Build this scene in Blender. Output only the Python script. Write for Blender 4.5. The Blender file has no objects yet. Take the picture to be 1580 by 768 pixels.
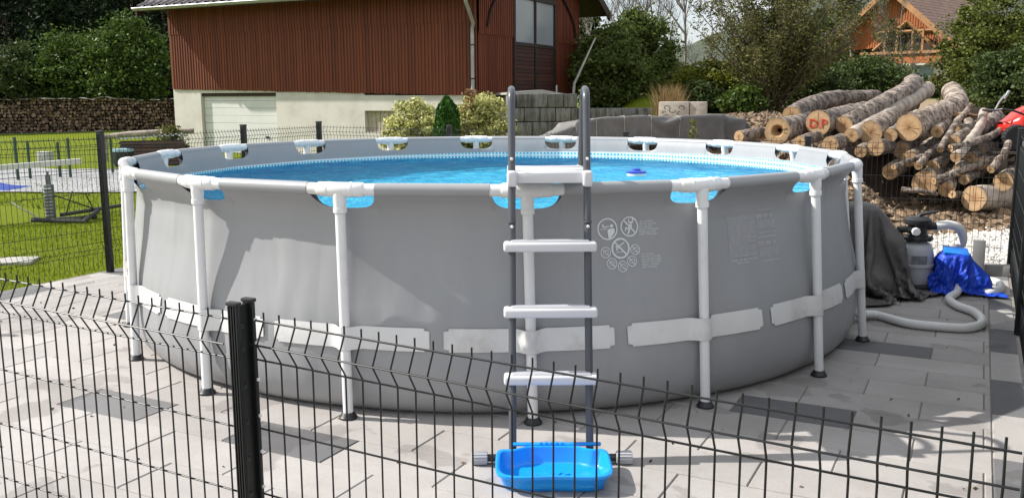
import bpy, bmesh, math, random
import numpy as np
from mathutils import Vector, Matrix, noise as mnoise
PI = math.pi
SC = bpy.context.scene
COL = SC.collection
rnd = random.Random(7)

# ------------------------------------------------------------------ camera, sky, sun, exposure
F_PX, PITCH, ROLL, CAM_H = 1410.413, 0.164020683, 0.00376582888, 1.63511672
cP, sP, cR, sR = math.cos(PITCH), math.sin(PITCH), math.cos(ROLL), math.sin(ROLL)
cam_d = bpy.data.cameras.new('camera'); cam = bpy.data.objects.new('camera', cam_d); COL.objects.link(cam)
cam_d.sensor_fit = 'HORIZONTAL'; cam_d.sensor_width = 36.0; cam_d.lens = F_PX*36/1580
cam_d.clip_start = 0.05; cam_d.clip_end = 5000
right = Vector((cR, sR*sP*-1, sR*cP*-1)); up = Vector((sR, cR*sP, cR*cP)); fw = Vector((0, cP, -sP))
cam.matrix_world = Matrix(((right.x, up.x, -fw.x, 0), (right.y, up.y, -fw.y, 0), (right.z, up.z, -fw.z, CAM_H), (0, 0, 0, 1)))
SC.camera = cam

SUN_EL, SUN_OFF = math.radians(40), math.radians(8)
S_DIR = Vector((-math.cos(SUN_OFF)*math.cos(SUN_EL), math.sin(SUN_OFF)*math.cos(SUN_EL), math.sin(SUN_EL)))
W = bpy.data.worlds.new('World'); SC.world = W; W.use_nodes = True
nt = W.node_tree; nt.nodes.clear()
sky = nt.nodes.new('ShaderNodeTexSky'); sky.sky_type = 'NISHITA'; sky.sun_disc = False
sky.sun_elevation = SUN_EL; sky.sun_rotation = math.atan2(S_DIR.x, S_DIR.y); sky.air_density = 1.0; sky.dust_density = 2.0
bg = nt.nodes.new('ShaderNodeBackground'); bg.inputs['Strength'].default_value = 0.118
wo = nt.nodes.new('ShaderNodeOutputWorld')
tc = nt.nodes.new('ShaderNodeTexCoord')
cl = nt.nodes.new('ShaderNodeTexNoise'); cl.inputs['Scale'].default_value = 2.2; cl.inputs['Detail'].default_value = 7
mp = nt.nodes.new('ShaderNodeMapping'); mp.inputs['Scale'].default_value = (1, 1, 2.5)
cr_ = nt.nodes.new('ShaderNodeValToRGB'); cr_.color_ramp.elements[0].position = .30; cr_.color_ramp.elements[1].position = .50
mx = nt.nodes.new('ShaderNodeMix'); mx.data_type = 'RGBA'; mx.inputs[7].default_value = (5.4, 5.6, 5.9, 1)
nt.links.new(tc.outputs['Generated'], mp.inputs[0]); nt.links.new(mp.outputs[0], cl.inputs['Vector'])
nt.links.new(cl.outputs[0], cr_.inputs[0]); nt.links.new(cr_.outputs[0], mx.inputs[0])
nt.links.new(sky.outputs[0], mx.inputs[6]); nt.links.new(mx.outputs[2], bg.inputs[0]); nt.links.new(bg.outputs[0], wo.inputs[0])

sun_d = bpy.data.lights.new('sun', 'SUN'); sun_d.energy = 4.4; sun_d.angle = math.radians(.53); sun_d.color = (1, .955, .89)
sun = bpy.data.objects.new('sun', sun_d); COL.objects.link(sun)
sun.rotation_mode = 'QUATERNION'; sun.rotation_quaternion = S_DIR.to_track_quat('Z', 'Y'); sun.location = S_DIR*60
SC.view_settings.view_transform = 'Standard'; SC.view_settings.look = 'None'
SC.view_settings.exposure = 0.64; SC.view_settings.gamma = 1; SC.view_settings.use_curve_mapping = False
SC.render.engine = 'CYCLES'
cy = SC.cycles
cy.use_denoising = True; cy.max_bounces = 8; cy.diffuse_bounces = 3; cy.glossy_bounces = 3; cy.transmission_bounces = 6; cy.transparent_max_bounces = 8
cy.sample_clamp_indirect = 6; cy.caustics_reflective = False; cy.caustics_refractive = True

# ------------------------------------------------------------------ helpers
A27 = math.radians(-27)
EX, EY = math.cos(A27), math.sin(A27)          # yard axis along the paver rows
NX, NY = -EY, EX                                # yard axis away from the camera
def G(s, t, z=0.0): return Vector((s*EX+t*NX, s*EY+t*NY, z))
def st(p): return (p[0]*EX+p[1]*EY, p[0]*NX+p[1]*NY)
def ray(px, py):
    x, y = px-790, py-384
    x, y = x*cR+y*sR, -x*sR+y*cR
    u = -y/F_PX
    return Vector((x/F_PX, cP+u*sP, -sP+u*cP))
def at(px, py, Y): r = ray(px, py); return r*(Y/r.y)+Vector((0, 0, CAM_H))
def onz(px, py, z=0.0): r = ray(px, py); return r*((z-CAM_H)/r.z)+Vector((0, 0, CAM_H))
def sstep(x): x = min(1, max(0, x)); return x*x*(3-2*x)
def nz(x, y, z=0): return mnoise.noise(Vector((x, y, z)))

class MB:
    def __init__(s): s.v = []; s.f = []; s.m = []; s.mi = 0; s.att = None
    def add(s, vs, fs):
        o = len(s.v); s.v += [tuple(p) for p in vs]; s.f += [tuple(i+o for i in f) for f in fs]; s.m += [s.mi]*len(fs)
    def box(s, c, d, bev=0, M=None, seg=2):
        x, y, z = d[0]/2, d[1]/2, d[2]/2; c = Vector(c)
        if bev <= 0:
            vs = [Vector((a*x, b*y, e*z)) for a in (-1, 1) for b in (-1, 1) for e in (-1, 1)]
            fs = [(0, 1, 3, 2), (4, 6, 7, 5), (0, 4, 5, 1), (2, 3, 7, 6), (0, 2, 6, 4), (1, 5, 7, 3)]
        else:
            bm = bmesh.new(); bmesh.ops.create_cube(bm, size=1)
            for v in bm.verts: v.co = Vector((v.co.x*2*x, v.co.y*2*y, v.co.z*2*z))
            bmesh.ops.bevel(bm, geom=list(bm.edges), offset=bev, segments=seg, affect='EDGES', profile=.5)
            bm.verts.index_update(); vs = [v.co.copy() for v in bm.verts]; fs = [tuple(v.index for v in f.verts) for f in bm.faces]; bm.free()
        if M is not None: vs = [M @ v for v in vs]
        s.add([v+c for v in vs], fs)
    def tube(s, pts, r, n=8, cap=True, closed=False):
        pts = [Vector(p) for p in pts]; k = len(pts)
        rs = r if isinstance(r, (list, tuple)) else [r]*k
        ring = []; nrm = None
        for i in range(k):
            a = pts[(i-1) % k] if (i > 0 or closed) else pts[i]; b = pts[(i+1) % k] if (i < k-1 or closed) else pts[i]
            t = (b-a)
            if t.length < 1e-9: t = Vector((0, 0, 1))
            t.normalize()
            if nrm is None:
                h = Vector((0, 0, 1)) if abs(t.z) < .9 else Vector((1, 0, 0)); nrm = t.cross(h).normalized()
            else:
                nrm = (nrm - t*nrm.dot(t))
                nrm = nrm.normalized() if nrm.length > 1e-6 else t.orthogonal().normalized()
            bn = t.cross(nrm)
            ring.append([pts[i]+(nrm*math.cos(2*PI*j/n)+bn*math.sin(2*PI*j/n))*rs[i] for j in range(n)])
        vs = [p for q in ring for p in q]; fs = []
        for i in range(k if closed else k-1):
            i2 = (i+1) % k
            for j in range(n): fs.append((i*n+j, i*n+(j+1) % n, i2*n+(j+1) % n, i2*n+j))
        if cap and not closed: fs.append(tuple(range(n))[::-1]); fs.append(tuple((k-1)*n+j for j in range(n)))
        s.add(vs, fs)
    def lathe(s, prof, n=20, c=(0, 0, 0), M=None):
        vs = []; fs = []; k = len(prof); c = Vector(c)
        for r, z in prof:
            for j in range(n):
                p = Vector((r*math.cos(2*PI*j/n), r*math.sin(2*PI*j/n), z)); vs.append((M @ p if M is not None else p)+c)
        for i in range(k-1):
            for j in range(n): fs.append((i*n+j, i*n+(j+1) % n, (i+1)*n+(j+1) % n, (i+1)*n+j))
        fs.append(tuple(range(n))[::-1]); fs.append(tuple((k-1)*n+j for j in range(n)))
        s.add(vs, fs)
    def prism(s, poly, z0, z1, f=None):
        n = len(poly); f = f or (lambda a, b, c: Vector((a, b, c)))
        vs = [f(a, b, z0) for a, b in poly]+[f(a, b, z1) for a, b in poly]
        s.add(vs, [tuple(range(n))[::-1], tuple(range(n, 2*n))]+[(i, (i+1) % n, (i+1) % n+n, i+n) for i in range(n)])
    def grid(s, nu, nv, fn, flip=False):
        vs = [fn(i/nu, j/nv) for j in range(nv+1) for i in range(nu+1)]; fs = []
        for j in range(nv):
            for i in range(nu):
                q = (j*(nu+1)+i, j*(nu+1)+i+1, (j+1)*(nu+1)+i+1, (j+1)*(nu+1)+i); fs.append(q[::-1] if flip else q)
        s.add(vs, fs)
    def build(s, name, mat=None, parent=None, smooth=40, loc=None, rz=0, recalc=True):
        me = bpy.data.meshes.new(name); me.from_pydata(s.v, [], s.f)
        mats = mat if isinstance(mat, (list, tuple)) else [mat]
        for m in mats: me.materials.append(m)
        if len(mats) > 1: me.polygons.foreach_set('material_index', s.m)
        if recalc:
            bm = bmesh.new(); bm.from_mesh(me); bmesh.ops.recalc_face_normals(bm, faces=bm.faces); bm.to_mesh(me); bm.free()
        if smooth:
            me.polygons.foreach_set('use_smooth', [True]*len(me.polygons)); me.set_sharp_from_angle(angle=math.radians(smooth))
        me.update()
        o = bpy.data.objects.new(name, me); COL.objects.link(o)
        if parent is not None: o.parent = parent
        if loc is not None: o.location = loc
        o.rotation_euler = (0, 0, rz)
        return o

def drape(sheet, colliders, frames=45, mass=.35, bend=.6, shrink=0.0, fric=12):
    """let a sheet (w, d, nx, ny, matrix) fall over boxes and bake the result into plain mesh coordinates"""
    w, d, nx, ny, M = sheet; mb = MB(); mb.grid(nx, ny, lambda u, v: ((u-.5)*w, (v-.5)*d, .012*nz(u*6, v*6)))
    cl = mb.build('sheet', None, None, smooth=0, recalc=False); cl.data.transform(M)
    cols = []
    for c in colliders:
        o = c.build('collider', None, None, smooth=0); md = o.modifiers.new('col', 'COLLISION'); o.collision.thickness_outer = .012; o.collision.cloth_friction = fric; cols.append(o)
    md = cl.modifiers.new('cloth', 'CLOTH'); s = md.settings; s.quality = 7; s.mass = mass; s.tension_stiffness = 25; s.compression_stiffness = 25; s.shear_stiffness = 8; s.bending_stiffness = bend; s.air_damping = 2.5; s.shrink_min = -shrink
    md.collision_settings.distance_min = .008; md.collision_settings.collision_quality = 3; md.collision_settings.use_self_collision = True; md.collision_settings.self_distance_min = .006
    md.point_cache.frame_start = 1; md.point_cache.frame_end = frames
    for f in range(1, frames+1): SC.frame_set(f)
    ev = cl.evaluated_get(bpy.context.evaluated_depsgraph_get()); me = ev.to_mesh(); V = [tuple(v.co) for v in me.vertices]; F = [tuple(p.vertices) for p in me.polygons]; ev.to_mesh_clear()
    for o in cols+[cl]: bpy.data.objects.remove(o)
    SC.frame_set(1); r = MB(); r.v = V; r.f = F; r.m = [0]*len(F); return r
def tag(o, label, cat, group=None, kind=None):
    if label: o['label'] = label
    if cat: o['category'] = cat
    if group: o['group'] = group
    if kind: o['kind'] = kind
    return o
def thing(name, label, cat, loc=(0, 0, 0), rz=0, group=None):
    o = bpy.data.objects.new(name, None); COL.objects.link(o); o.empty_display_size = .1
    o.location = loc; o.rotation_euler = (0, 0, rz); return tag(o, label, cat, group)
def setting(o): o['kind'] = 'structure'; return o

# ------------------------------------------------------------------ materials
class NT:
    def __init__(s, name):
        s.mat = bpy.data.materials.new(name); s.mat.use_nodes = True; s.t = s.mat.node_tree
        s.b = s.t.nodes['Principled BSDF']; s.out = s.t.nodes['Material Output']; s._co = {}
    def n(s, typ, **kw):
        o = s.t.nodes.new('ShaderNode'+typ)
        for k, v in kw.items(): setattr(o, k, v)
        return o
    def l(s, a, b): s.t.links.new(a, b)
    def co(s, which='Object'):
        if which not in s._co: s._co[which] = s.n('TexCoord').outputs[which]
        return s._co[which]
    def noise(s, scale, detail=4, rough=.55, co=None, stretch=None):
        x = s.n('TexNoise'); x.inputs['Scale'].default_value = scale; x.inputs['Detail'].default_value = detail; x.inputs['Roughness'].default_value = rough
        c = co or s.co()
        if stretch:
            m = s.n('Mapping'); m.inputs['Scale'].default_value = stretch; s.l(c, m.inputs[0]); c = m.outputs[0]
        s.l(c, x.inputs['Vector']); return x.outputs[0]
    def ramp(s, f, stops):
        r = s.n('ValToRGB'); e = r.color_ramp.elements
        while len(e) < len(stops): e.new(.5)
        for i, (p, c) in enumerate(stops): e[i].position = p; e[i].color = (*c, 1) if len(c) == 3 else c
        s.l(f, r.inputs[0]); return r.outputs[0]
    def mix(s, f, a, b, blend='MIX'):
        m = s.n('Mix', data_type='RGBA', blend_type=blend)
        for v, i in ((f, 0), (a, 6), (b, 7)):
            if isinstance(v, (int, float)): m.inputs[i].default_value = v
            elif isinstance(v, tuple): m.inputs[i].default_value = (*v, 1)
            else: s.l(v, m.inputs[i])
        return m.outputs[2]
    def math(s, op, a, b=0.0):
        m = s.n('Math', operation=op)
        for v, i in ((a, 0), (b, 1)):
            if isinstance(v, (int, float)): m.inputs[i].default_value = v
            else: s.l(v, m.inputs[i])
        return m.outputs[0]
    def color(s, c):
        if isinstance(c, tuple): s.b.inputs['Base Color'].default_value = (*c, 1)
        else: s.l(c, s.b.inputs['Base Color'])
        return s
    def rough(s, r):
        if isinstance(r, (int, float)): s.b.inputs['Roughness'].default_value = r
        else: s.l(r, s.b.inputs['Roughness'])
        return s
    def bump(s, h, strength=.4, dist=.01):
        b = s.n('Bump'); b.inputs['Strength'].default_value = strength; b.inputs['Distance'].default_value = dist
        s.l(h, b.inputs['Height']); s.l(b.outputs[0], s.b.inputs['Normal']); return s
    def island(s): return s.n('NewGeometry').outputs['Random Per Island']
    def set(s, **kw):
        for k, v in kw.items(): s.b.inputs[k.replace('_', ' ')].default_value = v
        return s

def scale(c, k): return tuple(min(1, max(0, x*k)) for x in c)
def pm(name, c, rough=.55, var=.15, sc=6, bump=0, bsc=60, bd=.004, dirt=None, isl=0, **kw):
    m = NT(name)
    col = m.ramp(m.noise(sc, 5), [(.3, scale(c, 1-var)), (.7, scale(c, 1+var))])
    if dirt: col = m.mix(m.ramp(m.noise(sc*.6, 8, .7), [(.5, (0, 0, 0)), (.72, (1, 1, 1))]), col, dirt)
    if isl: col = m.mix(1.0, col, m.ramp(m.island(), [(0, (1-isl,)*3), (1, (1+isl,)*3)]), 'MULTIPLY')
    m.color(col).rough(rough)
    if bump: m.bump(m.noise(bsc, 6, .65), bump, bd)
    return m.set(**kw).mat
def leafm(name, c, var=.35, trans=.25, yel=None, rough=.55, spec=.2):
    m = NT(name); r = m.island()
    col = m.ramp(r, [(0, scale(c, 1-var)), (.55, c), (.85, scale(c, 1+var)), (1, yel or scale(c, 1+var*1.6))])
    m.color(col).rough(rough); m.set(Specular_IOR_Level=spec)
    tr = m.n('BsdfTranslucent'); m.l(col, tr.inputs[0]); ms = m.n('MixShader'); ms.inputs[0].default_value = trans
    m.l(m.b.outputs[0], ms.inputs[1]); m.l(tr.outputs[0], ms.inputs[2]); m.l(ms.outputs[0], m.out.inputs[0]); return m.mat

# ------------------------------------------------------------------ terrain
def gz(x, y):
    bank = 1.2*sstep((y-12.2)/7.5)*sstep((x-1.0-.05*(y-12))/2.2)
    back = .45*sstep((y-24)/6)*sstep((x-.5)/2)
    far = 1.5*sstep((y-30)/30)
    wood = 7*sstep((y-46)/60)*sstep((-x+4)/10)
    s, t = st((x, y))
    out = sstep(max(s-.6, -7.6-s, t-9.8)/1.5)
    lump = out*(.03*nz(x*.6, y*.6)+.018*nz(x*2.1, y*2.1))
    if x > 2.5 and y > 9.5: lump += .07*nz(x*1.3+9, y*1.3)*sstep((y-10.5)/2)+.03*nz(x*4, y*4)*sstep((y-10.5)/2)
    return -.035+bank+back+far+wood+lump

m = NT('ground_soil')
p = m.n('SeparateXYZ'); m.l(m.co(), p.inputs[0])
n1 = m.noise(.5, 6); n2 = m.noise(9, 6, .7); n3 = m.noise(60, 4)
grass = m.mix(n2, m.mix(n1, (.055, .10, .012), (.12, .155, .02)), (.16, .19, .03))
soil = m.mix(n2, m.ramp(n3, [(.3, (.13, .085, .05)), (.7, (.30, .22, .14))]), (.36, .27, .17))
edge = m.math('ADD', p.outputs[0], m.math('MULTIPLY', m.math('SUBTRACT', n1, .5), 2.5))
fx_ = m.ramp(m.math('MULTIPLY', edge, .2), [(.16, (0, 0, 0)), (.24, (1, 1, 1))])
fy_ = m.ramp(m.math('MULTIPLY', m.math('ADD', p.outputs[1], m.math('MULTIPLY', m.math('SUBTRACT', n2, .5), 5)), .02), [(.54, (1, 1, 1)), (.62, (0, 0, 0))])
m.color(m.mix(m.math('MULTIPLY', fx_, fy_), grass, soil)).rough(.95).bump(m.noise(40, 6, .7), .7, .03)
gm = MB()
xs = sorted(set([-1500, -700, -300, -150, -80, -50, -35]+[round(-26+i*.5, 3) for i in range(105)]+[28, 32, 38, 50, 80, 150, 300, 700, 1500]))
ys = sorted(set([-300, -60, -20]+[round(-8+i*.4, 3) for i in range(100)]+[34, 37, 40, 44, 48, 52, 58, 66, 76, 90, 120, 200, 400, 900, 2500]))
for y in ys:
    for x in xs: gm.v.append((x, y, gz(x, y)))
w_ = len(xs)
for j in range(len(ys)-1):
    for i in range(w_-1): gm.f.append((j*w_+i, j*w_+i+1, (j+1)*w_+i+1, (j+1)*w_+i))
gm.m = [0]*len(gm.f)
setting(gm.build('ground', m.mat, smooth=60, recalc=False))

# mown lawn on the left: a sheet with real blades
m = NT('lawn_turf'); n1 = m.noise(.7, 5); n2 = m.noise(14, 6, .7)
m.color(m.mix(n2, m.mix(n1, (.070, .125, .005), (.135, .175, .008)), (.20, .23, .010))).set(Specular_IOR_Level=.1).rough(.9).bump(m.noise(90, 5, .7), .8, .03)
LT = m.mat
lm_ = MB()
def lawn_fn(u, v):
    t = 2.0+v*36; s0 = -7.42; s = s0-u*u*30-.0
    q = G(s, t); return (q.x, q.y, gz(q.x, q.y)+.022)
lm_.grid(60, 90, lawn_fn)
setting(lm_.build('lawn', LT, smooth=60))
bl_v = []; bl_f = []
rg = np.random.default_rng(3)
def blades(n, s0, s1, t0, t1, h, wd, zf=None):
    for _ in range(n):
        s = s0+(s1-s0)*rg.random(); t = t0+(t1-t0)*rg.random()**1.3; q = G(s, t)
        z = gz(q.x, q.y)+.018; a = rg.random()*6.283; hh = h*(.5+rg.random()); k = len(bl_v)
        dx, dy = math.cos(a)*wd, math.sin(a)*wd; lx, ly = (rg.random(2)-.5)*hh*.9
        bl_v.extend([(q.x-dx, q.y-dy, z), (q.x+dx, q.y+dy, z), (q.x+lx, q.y+ly, z+hh)]); bl_f.append((k, k+1, k+2))
blades(42000, -7.45, -11.5, 3.4, 13, .038, .004)
blades(16000, -7.45, -17, 9, 20, .05, .008)
gb = MB(); gb.v = bl_v; gb.f = bl_f; gb.m = [0]*len(bl_f)
tag(gb.build('grass', leafm('grass_blade', (.135, .20, .004), .4, .35, (.26, .27, .02)), smooth=0, recalc=False), 'short sunlit lawn grass beyond the left fence', 'grass', kind='stuff')

# grey path crossing the lawn
PATH = pm('path_slab', (.30, .30, .31), .8, .15, 3, .3, 80)
pa = MB()
a0_, a1_, b0_, b1_ = onz(-260, 249), onz(470, 262), onz(-260, 293), onz(470, 291)
def path_fn(u, v):
    q = (a0_*(1-u)+a1_*u)*(1-v)+(b0_*(1-u)+b1_*u)*v; return (q.x, q.y, gz(q.x, q.y)+.045)
pa.grid(30, 6, path_fn)
setting(pa.build('garden_path', PATH, smooth=60))

# ------------------------------------------------------------------ paved terrace: single slabs with real joints
def paver_mat(name, c0, c1):
    m = NT(name); r = m.island()
    base = m.mix(r, c0, c1)
    fine = m.ramp(m.noise(420, 3, .7), [(.33, (.70, .70, .70)), (.5, (1, 1, 1)), (.72, (1.18, 1.17, 1.15))])
    st_ = m.ramp(m.noise(1.6, 7, .65), [(.36, (.84, .83, .82)), (.6, (1.03, 1.03, 1.03))])
    sp = m.ramp(m.noise(1.9, 4, .5), [(.585, (1, 1, 1)), (.605, (.66, .645, .64))])
    col = m.mix(1.0, m.mix(1.0, base, fine, 'MULTIPLY'), st_, 'MULTIPLY'); col = m.mix(.7, col, m.mix(1.0, col, sp, 'MULTIPLY'))
    m.color(col).rough(.85).bump(m.noise(260, 4, .7), .45, .003); return m.mat
PV = [paver_mat('paver_light', (.355, .335, .322), (.42, .397, .382)), paver_mat('paver_dark', (.135, .135, .14), (.18, .18, .185))]
S0, S1, T0, T1 = -7.42, .32, -1.2, 9.62
sub = MB(); sub.prism([(S0-.05, T0), (S1+.02, T0), (S1+.02, T1+.03), (S0-.05, T1+.03)], -.12, -.006)
setting(sub.build('paving_bed', pm('joint_sand', (.20, .18, .155), .95, .2, 20, .3, 200), smooth=0, rz=A27))
dark = {(3.27, -4.08), (3.27, -2.88), (4.78, -.76), (6.29, -.45), (3.27, -5.88), (6.29, -6.75), (1.8, -1.98), (2.16, -2.4), (7.8, -1.4), (4.78, -5.5), (7.8, -5.6), (1.75, -4.7)}
pv = MB(); rp = random.Random(5)
def slab(s0, s1, t0, t1, dk):
    g_ = .0028; pv.mi = 1 if dk else 0
    dz = rp.uniform(-.0012, .0012)
    c = ((s0+s1)/2, (t0+t1)/2, -.028+dz); d = (s1-s0-2*g_, t1-t0-2*g_, .056)
    x, y = d[0]/2, d[1]/2; b = .004
    vs = [(c[0]+a*x, c[1]+e*y, -.05) for a, e in ((-1, -1), (1, -1), (1, 1), (-1, 1))]
    vs += [(c[0]+a*x, c[1]+e*y, dz-b) for a, e in ((-1, -1), (1, -1), (1, 1), (-1, 1))]
    vs += [(c[0]+a*(x-b), c[1]+e*(y-b), dz) for a, e in ((-1, -1), (1, -1), (1, 1), (-1, 1))]
    fs = [(8, 9, 10, 11)]
    for k in range(4):
        k2 = (k+1) % 4; fs += [(k, k2, 4+k2, 4+k), (4+k, 4+k2, 8+k2, 8+k)]
    pv.add(vs, fs)
SB = .155
row0, pitch = 3.125, .3035
for r in range(-15, 22):
    t0 = row0+r*pitch
    if t0 > T1-.05: break
    t1 = min(t0+pitch, T1)
    off = .42 if r % 2 == 0 else .12
    k = -14
    while True:
        s0 = k*.6+off; s1 = s0+.6; k += 1
        if s0 > SB-.02: break
        a, b = max(s0, S0+.30), min(s1, SB)
        if b-a < .03: continue
        dk = any(t0 < dt < t1 and s0 < ds < s1 for dt, ds in dark)
        slab(a, b, t0, t1, dk)
for i in range(-8, 16):
    t0 = 5.87+(i-1)*.663
    if t0+.66 < T0 or t0 > T1: continue
    slab(SB, S1, max(t0, T0), min(t0+.663, T1), i % 2 == 0)
    slab(S0, S0+.30, max(t0, T0), min(t0+.663, T1), i % 2 == 1)
setting(pv.build('paved_terrace', PV, smooth=0, rz=A27))


# ------------------------------------------------------------------ pool
CX, CY, RX, RY, AO = -.15633569, 7.20101107, 2.67835126, 2.67835126*1.043564, .0863224406
RF, FXC, TW = 2.76236627, .0353541381, -.00499368
N = 18; HR = 1.19; ZW = 1.0
POOL = (CX, CY, 0)
def ang(k): return AO-PI/2+k*2*PI/N
def rimv(k): return Vector((RX*math.cos(ang(k)), RY*math.sin(ang(k)), HR))
def foot(k):
    a = ang(k)+TW; return Vector((FXC+RF*math.cos(a), RF*math.sin(a), 0))
INS = [(0, -.175), (.012, -.14), (.04, -.10), (.09, -.068), (.16, -.047), (.28, -.036), (.43, -.033), (.55, -.040), (.8, -.066), (1.0, -.080), (1.09, -.066), (1.135, -.022), (1.165, .016), (1.19, .031), (1.3, .031)]
def interp(tab, z):
    for (a, b), (c, d) in zip(tab, tab[1:]):
        if z <= c: return b+(d-b)*(z-a)/(c-a)
    return tab[-1][1]
def wall(u, z, off=0.0, ins=True):
    k = math.floor(u); w = u-k
    a = ang(u); rho = Vector((math.cos(a), math.sin(a), 0))
    topp = rimv(k)*(1-w)+rimv(k+1)*w; base = foot(u)
    h = z/HR; p = base*(1-h)+topp*h; p.z = z
    bul = .024*math.sin(PI*w)*math.exp(-((z-.36)/.3)**2)
    wr = .006*nz(u*9, z*2.2)*sstep((1.12-z)*8)*sstep(z*5)+.004*math.exp(-((w-.5)/.5)**2*4)*nz(u*30, z*5)
    return p+rho*((interp(INS, z)+bul+wr if ins else 0)+off)
def wtop(w):
    d = min(w, 1-w)
    return HR-.098*(max(0, 1-(d/.192)**5))**.5 if d < .192 else HR
WC = [0, .03, .06, .09, .12, .15, .17, .183, .19, .1935, .21, .24, .27, .30, .33, .36, .39, .42, .45, .475, .5]
WC = WC+[1-x for x in WC[-2::-1]]
ZR = [1.19, 1.165, 1.135, 1.09, 1.03, 1.0, .97, .94, .91, .88, .85, .82, .79, .76, .73, .70, .67, .64, .61, .58, .55, .52, .49, .46, .42, .38, .34, .3, .23, .17, .12, .08, .05, .03, .015, 0]
pool = thing('frame_pool', 'large round above-ground pool with grey wall, white tubular frame and blue mosaic liner', 'swimming pool', POOL)
def wall_sheet(off, rows, topoff=None, tilt=None):
    mb = MB(); us = [k+w for k in range(N) for w in WC[:-1]]
    n = len(us)
    for i, z in enumerate(rows):
        for u in us:
            zt = wtop(u-math.floor(u)); zz = z if z <= 1.03 else 1.03+(z-1.03)*(zt-1.03)/(HR-1.03)
            o = off
            if topoff is not None and zz > 1.09: o += topoff*sstep((zz-1.09)/.09)
            if tilt is not None and z == rows[-1]: zz += tilt(u)
            mb.v.append(tuple(wall(u, zz, o)))
    for i in range(len(rows)-1):
        for j in range(n): mb.f.append((i*n+j, (i+1)*n+j, (i+1)*n+(j+1) % n, i*n+(j+1) % n))
    mb.m = [0]*len(mb.f); return mb, n
m = NT('grey_vinyl')
g1 = m.ramp(m.noise(2.2, 6, .6), [(.35, (.305, .310, .322)), (.7, (.328, .332, .342))])
g1 = m.mix(m.ramp(m.noise(7, 7, .7, stretch=(1, 1, .25)), [(.55, (0, 0, 0)), (.8, (.2, .2, .2))]), g1, (.37, .365, .355))
sz = m.n('SeparateXYZ'); m.l(m.co(), sz.inputs[0])
lowd = m.math('MULTIPLY', m.ramp(m.math('ADD', sz.outputs[2], m.math('MULTIPLY', m.noise(5, 5), .16)), [(.08, (1, 1, 1)), (.22, (0, 0, 0))]), m.ramp(m.noise(26, 6, .75), [(.42, (0, 0, 0)), (.62, (.55, .55, .55))]))
g1 = m.mix(lowd, g1, (.36, .33, .29))
streak = m.ramp(m.noise(3.2, 6, .65, stretch=(3.5, 3.5, .22)), [(.56, (0, 0, 0)), (.75, (.12, .12, .12))]); g1 = m.mix(streak, g1, (.215, .215, .21))
m.color(g1).rough(m.ramp(m.noise(5, 4), [(.3, (.36,)*3), (.7, (.5,)*3)])).bump(m.math('ADD', m.noise(7, 4, .5), m.math('MULTIPLY', m.noise(1.6, 3, .5, stretch=(2, 2, .4)), 1.5)), .08, .02)
VINYL = m.mat
wb, _ = wall_sheet(0, ZR)
wb.build('pool_wall', VINYL, pool, smooth=50, recalc=False)
# inner liner: grey collar, printed border, blue mosaic down to the floor
def liner_mat():
    m = NT('blue_mosaic_liner'); uv = m.n('UVMap', uv_map='UVMap').outputs[0]; sx = m.n('SeparateXYZ'); m.l(uv, sx.inputs[0])
    def tiles(size, mort, c1, c2, cm):
        b = m.n('TexBrick', offset=0, squash=1); b.inputs['Scale'].default_value = 1
        b.inputs['Brick Width'].default_value = size; b.inputs['Row Height'].default_value = size; b.inputs['Mortar Size'].default_value = mort
        b.inputs['Mortar Smooth'].default_value = .1; b.inputs['Bias'].default_value = 0
        b.inputs['Color1'].default_value = (*c1, 1); b.inputs['Color2'].default_value = (*c2, 1); b.inputs['Mortar'].default_value = (*cm, 1)
        m.l(uv, b.inputs['Vector']); return b.outputs[0]
    body = tiles(.05, .004, (.02, .52, .82), (.16, .82, .93), (.25, .80, .90))
    body = m.mix(m.ramp(m.noise(6, 3, co=uv), [(.44, (0, 0, 0)), (.56, (.85, .85, .85))]), body, (.006, .30, .68))  # coarse mottling over the print; light speckle from ripples put into the colour
    bord = tiles(.038, .009, (.02, .42, .62), (.05, .50, .66), (.70, .78, .80))
    f = m.n('Math', operation='GREATER_THAN'); m.l(sx.outputs[1], f.inputs[0]); f.inputs[1].default_value = .945
    col = m.mix(f.outputs[0], body, bord); m.color(col).rough(.4); return m.mat
LINER = liner_mat()
BT = 1.055
def btilt(u): return .034*math.cos(ang(u))
wb, n_ = wall_sheet(-.006, [1.19, 1.165, 1.135, 1.095, BT], -.06, btilt)
wb.f = [q[::-1] for q in wb.f]; wb.build('inner_collar', VINYL, pool, smooth=50, recalc=False)
us = [k+w for k in range(N) for w in WC[:-1]]; rows = [BT, 1.0, .95, .85, .7, .55, .4, .25, .14, .08, .05, .035]
mb = MB(); uvs = []
for z in rows:
    for u in us: mb.v.append(tuple(wall(u, z+(btilt(u) if z == BT else 0), -.008)))
n = len(us)
for fr in (.9, .6, .3):
    for u in us: q = wall(u, .035, -.008); mb.v.append((q.x*fr, q.y*fr, .03))
mb.v.append((0, 0, .03))
for i in range(len(rows)+2):
    for j in range(n):
        mb.f.append((i*n+j, i*n+(j+1) % n, (i+1)*n+(j+1) % n, (i+1)*n+j))
        if i < len(rows)-1:
            u0, u1 = us[j], us[j+1] if j+1 < n else float(N); z0, z1 = rows[i], rows[i+1]
            t0_, t1_ = (btilt(u0), btilt(u1)) if i == 0 else (0, 0); uvs += [(u0*.93, z0+t0_), (u1*.93, z0+t1_), (u1*.93, z1), (u0*.93, z1)]
        else: uvs += [(mb.v[q][0]*1.0, mb.v[q][1]-8) for q in mb.f[-1]]
b0 = (len(rows)+2)*n
for j in range(n):
    mb.f.append((b0+j, b0+(j+1) % n, len(mb.v)-1)); uvs += [(mb.v[q][0], mb.v[q][1]-8) for q in mb.f[-1]]
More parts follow.
